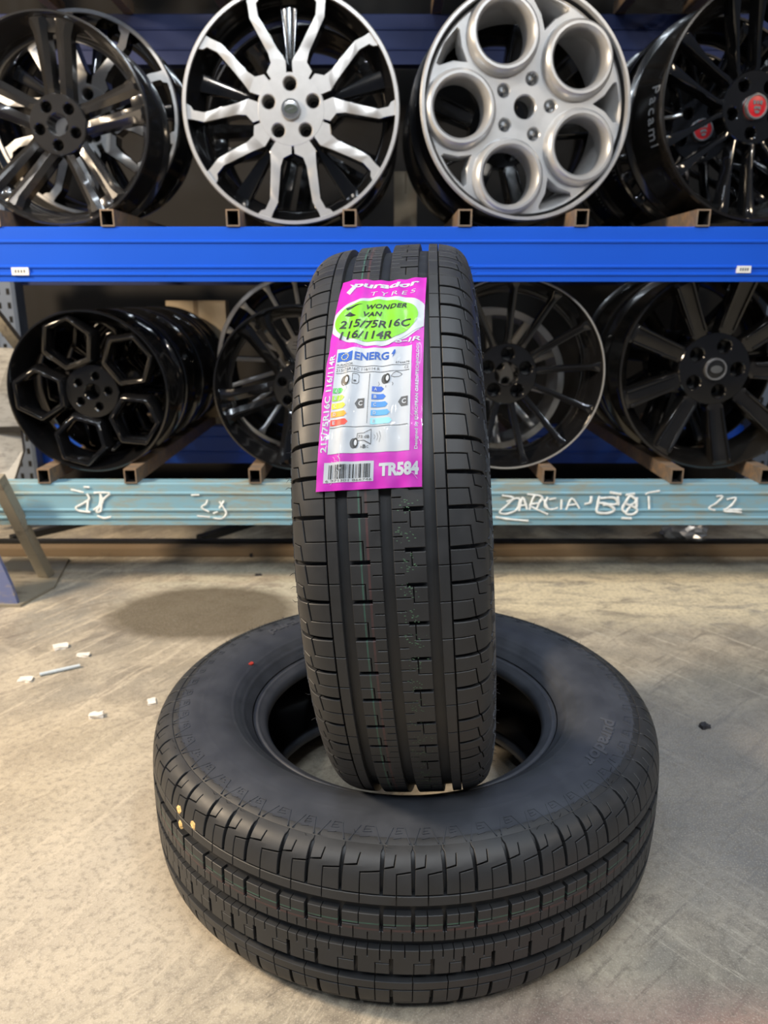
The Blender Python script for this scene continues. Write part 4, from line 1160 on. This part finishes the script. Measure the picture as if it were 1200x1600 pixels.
# ------------------------------------------------------------------ things around
# kerb strip and dark bars imitating shadows under the rack
pk = pz(600, 870)
o = tag(obj('floor_strip', box_bm(-1.6, 1.6, pk.y, pk.y+.05, 0, .027, .002), M['plank']), 'long brown beam lying on the floor under the pale blue rack beam', 'floor beam')
def bar_between(name, a, b, wd, hh, mat, parent=None):
    a, b = Vector(a), Vector(b); L = (b-a).length
    bm = box_bm(-wd/2, wd/2, 0, L, -hh/2, hh/2, .001)
    o = obj(name, bm, mat, parent); q = (b-a).to_track_quat('Y', 'Z')
    o.matrix_world = Matrix.Translation(a) @ q.to_matrix().to_4x4(); return o
for k, (x0, x1) in enumerate(((-1.25, -.80), (-.62, -.22), (.30, .52), (.98, 1.22))):
    o = bar_between('shadow_bar', (x0, 2.42, .012), (x1, 2.95, .012), .03, .022, M['dark_steel_and_shadow'])  # dark bars stand in for slanting shadows on the floor
    tag(o, 'dark bar imitating a floor shadow '+('beside the steel stand', 'left of the tyres under the painted 38', 'right of the standing tyre under the painted word', 'beside the silvery bag')[k], 'shadow bar', 'slanted shadow bars under the rack')
o = tag(obj('floor_strip', box_bm(-1.6, 1.6, pk.y+.10, pk.y+.13, 0, .02, .002), M['dark_steel_and_shadow']), 'dark narrow strip imitating the shaded gap just behind the brown floor beam', 'floor beam')  # added dark strip, stands in for the shadow line behind the beam
# cartons and pale things deep in the rack
def carton(label, x0, y0, x1, y1, Y, d=.18, cat='carton', z0=None):
    a = px(x0, y1, Y); b = px(x1, y0, Y); z0 = a.z if z0 is None else z0
    t = thing('cardboard_carton', label, cat, None, 'cartons deep in the rack'); t.location = ((a.x+b.x)/2, Y+d/2, z0)
    put(obj('carton_body', box_bm(a.x, b.x, Y, Y+d, z0, b.z-.004, .002), M['carton']), t)
    w_ = (b.x-a.x)
    put(obj('carton_flap', box_bm(a.x, a.x+w_*.495, Y, Y+d, b.z-.004, b.z, .001), M['carton']), t)
    put(obj('carton_flap', box_bm(a.x+w_*.505, b.x, Y, Y+d, b.z-.004, b.z, .001), M['carton']), t)
    put(obj('packing_tape', box_bm(a.x+w_*.46, a.x+w_*.54, Y-.0008, Y+.003, b.z-(b.z-z0)*.35, b.z+.0006), M['plank']), t)
carton('small beige carton between the split-spoke and silver wheels', 616, 268, 652, 308, 2.80, .12, z0=U1+.0445)
tag(obj('shelf_board', box_bm(-.16, .27, 2.76, 2.98, U1+.0404, U1+.0444), M['plank']), 'thin brown board under the small beige carton', 'board')
carton('beige carton behind the row of honeycomb wheels', 262, 470, 352, 520, 2.905, .07, z0=L1+.0406)
# leaning pale sheet at the left
t = thing('metal_sheet', 'pale grey sheet leaning behind the honeycomb wheel at the left edge', 'sheet'); t.location = (-1.12, 2.5, 0)
bm = bmesh.new(); a = px(-60, 700, 2.45); 
V = [px(-70, 540, 2.5), px(22, 545, 2.5), px(30, 660, 2.5), px(36, 705, 2.5), px(18, 762, 2.45), px(-70, 780, 2.45)]
vv = [bm.verts.new(p) for p in V]; vb = [bm.verts.new(p+Vector((0, .02, 0))) for p in V]
bm.faces.new(vv); bm.faces.new(vb[::-1])
for k in range(6): bm.faces.new((vv[k], vb[k], vb[(k+1) % 6], vv[(k+1) % 6]))
put(obj('sheet_panel', bm, M['panel'], recalc=True), t)
a, b = px(-40, 672, 2.49), px(34, 655, 2.49)
put(obj('sheet_rail', box_bm(a.x, b.x, 2.475, 2.5, a.z-.006, a.z+.012, .001), M['dark_steel_and_shadow']), t)
# floor stand at the left
t = thing('steel_stand', 'worn blue and bare steel stand with slanted strut at the left edge', 'stand'); t.location = (-1.03, 2.0, 0)
bm = bmesh.new(); P4 = [(-1.16, 1.865), (-.965, 1.865), (-.93, 2.0), (-.985, 2.24), (-1.16, 2.24)]
lo = [bm.verts.new((x, y, 0)) for x, y in P4]; hi = [bm.verts.new((x, y, .008)) for x, y in P4]
bm.faces.new(lo[::-1]); bm.faces.new(hi)
for k in range(5): bm.faces.new((lo[k], lo[(k+1) % 5], hi[(k+1) % 5], hi[k]))
put(obj('base_plate', bm, M['stand_steel'], recalc=True), t)
bm = bmesh.new(); P4 = [(-1.2, .008), (-.975, .008), (-.985, .06), (-1.03, .21), (-1.07, .34), (-1.2, .40)]
f_ = [bm.verts.new((x, 1.872, z)) for x, z in P4]; b_ = [bm.verts.new((x, 1.884, z)) for x, z in P4]
bm.faces.new(f_); bm.faces.new(b_[::-1])
for k in range(6): bm.faces.new((f_[k], b_[k], b_[(k+1) % 6], f_[(k+1) % 6]))
put(obj('gusset_plate', bm, M['stand'], recalc=True), t)
a = px(72, 893, 2.08); b = px(-6, 745, 1.93)
o = bar_between('strut', (a.x, 2.08, .008), b, .034, .03, M['stand_steel'])
o.parent = t; o.matrix_parent_inverse = Matrix.Translation(t.location).inverted()
a = px(-10, 480, 2.3); b = px(30, 540, 2.3)
o = bar_between('steel_bar', px(-40, 450, 2.33), px(34, 545, 2.33), .03, .03, M['stand_steel']); tag(o, 'dull steel bar slanting past the left edge of the honeycomb wheel', 'bar')
# crumpled foil under the beam
bm = bmesh.new(); bmesh.ops.create_icosphere(bm, subdivisions=3, radius=.05)
c0 = pz(1078, 850); c0.y += .05
for v in bm.verts:
    d = mnoise.noise(v.co*40)*.018; v.co = v.co+v.co.normalized()*d; v.co.x *= 1.5; v.co.z = max(-.03, v.co.z*.75); v.co += Vector((c0.x, c0.y, .03))
tag(obj('plastic_bag', bm, M['foil'], None), 'crumpled silvery plastic bag on the floor under the pale blue beam', 'bag')
# floor debris
def chip(name, label, x, y, L, wd, hh, mat, rz=0, cat='debris', Z=0, group=None):
    p = pz(x, y, Z); bm = box_bm(-L/2, L/2, -wd/2, wd/2, 0, hh)
    bmesh.ops.subdivide_edges(bm, edges=bm.edges[:], cuts=2, use_grid_fill=True)
    for v in bm.verts:
        k = Vector((mnoise.noise(v.co*300+p*9), mnoise.noise(v.co*300+p*5), 0)); v.co += k*min(L, wd)*.22
        if v.co.z > hh*.5: v.co.z += mnoise.noise(v.co*200+p*3)*hh*.3
    o = obj(name, bm, mat, None); o.location = p; o.rotation_euler.z = rz
    return tag(o, label, cat, group)
a, b = pz(62, 1054, .004), pz(125, 1040, .004)
V, Fs = tube_curve([a, a.lerp(b, .3), a.lerp(b, .7), b], [.0042, .0045, .0045, .0042], 8)
tag(pyobj('plastic_stick', V, Fs, M['stick'], None, 50), 'thin pale plastic stick lying on the floor', 'stick')
chip('plaster_chip', 'small white chip beside the end of the plastic stick', 40, 1063, .028, .018, .005, M['bits'])
chip('plaster_chip', 'white rectangular chip on the open floor left of the lying tyre', 151, 1120, .026, .016, .008, M['bits'], .2)
chip('plaster_chip', 'crumbled pale chip on the scuffed floor beyond the stick', 95, 1012, .030, .022, .006, M['bits'], .5)
chip('plaster_chip', 'pale chip lying just past the tip of the stick', 130, 1025, .028, .014, .005, M['bits'], .1)
chip('plaster_chip', 'cream flake closest to the lying tyre', 237, 1097, .016, .022, .003, M['bits'], .4)
chip('pebble', 'dark pebble on the grey floor right of the lying tyre', 1100, 1137, .016, .013, .008, M['pebble'], .3, 'pebble')
chip('rubber_crumb', 'dark crumb on the floor in front of the floor beam', 404, 899, .018, .010, .004, M['pebble'], .2, 'crumb')
chip('steel_clip', 'small black clip by the brown floor beam', 398, 868, .035, .02, .012, M['pebble'], .5, 'clip')

# yellow crumbs caught on the lying tyre's shoulder
bpy.context.view_layer.update(); dg = bpy.context.evaluated_depsgraph_get()
for k, (x, y, q) in enumerate(((280, 1265, 'highest on the shoulder'), (282, 1288, 'above the rib edge'), (302, 1290, 'beside two others'))):
    p1 = px(x, y, 1.0); o0 = Vector((0, 0, CAM_H)); ok, loc, nrm, _, _, _ = scene.ray_cast(dg, o0, (p1-o0).normalized())
    bm = bmesh.new(); bmesh.ops.create_icosphere(bm, subdivisions=2, radius=.0055)
    for v in bm.verts: v.co *= 1+.6*mnoise.noise(v.co*500+Vector((k*3, 0, 0))); v.co.z *= .5
    o = obj('yellow_crumb', bm, M['petal'], None); o.location = loc+nrm*.001; o.rotation_euler = nrm.to_track_quat('Z', 'Y').to_euler()
    tag(o, 'small yellow crumb stuck on the lying tyre, '+q, 'crumb', 'yellow crumbs on the lying tyre')
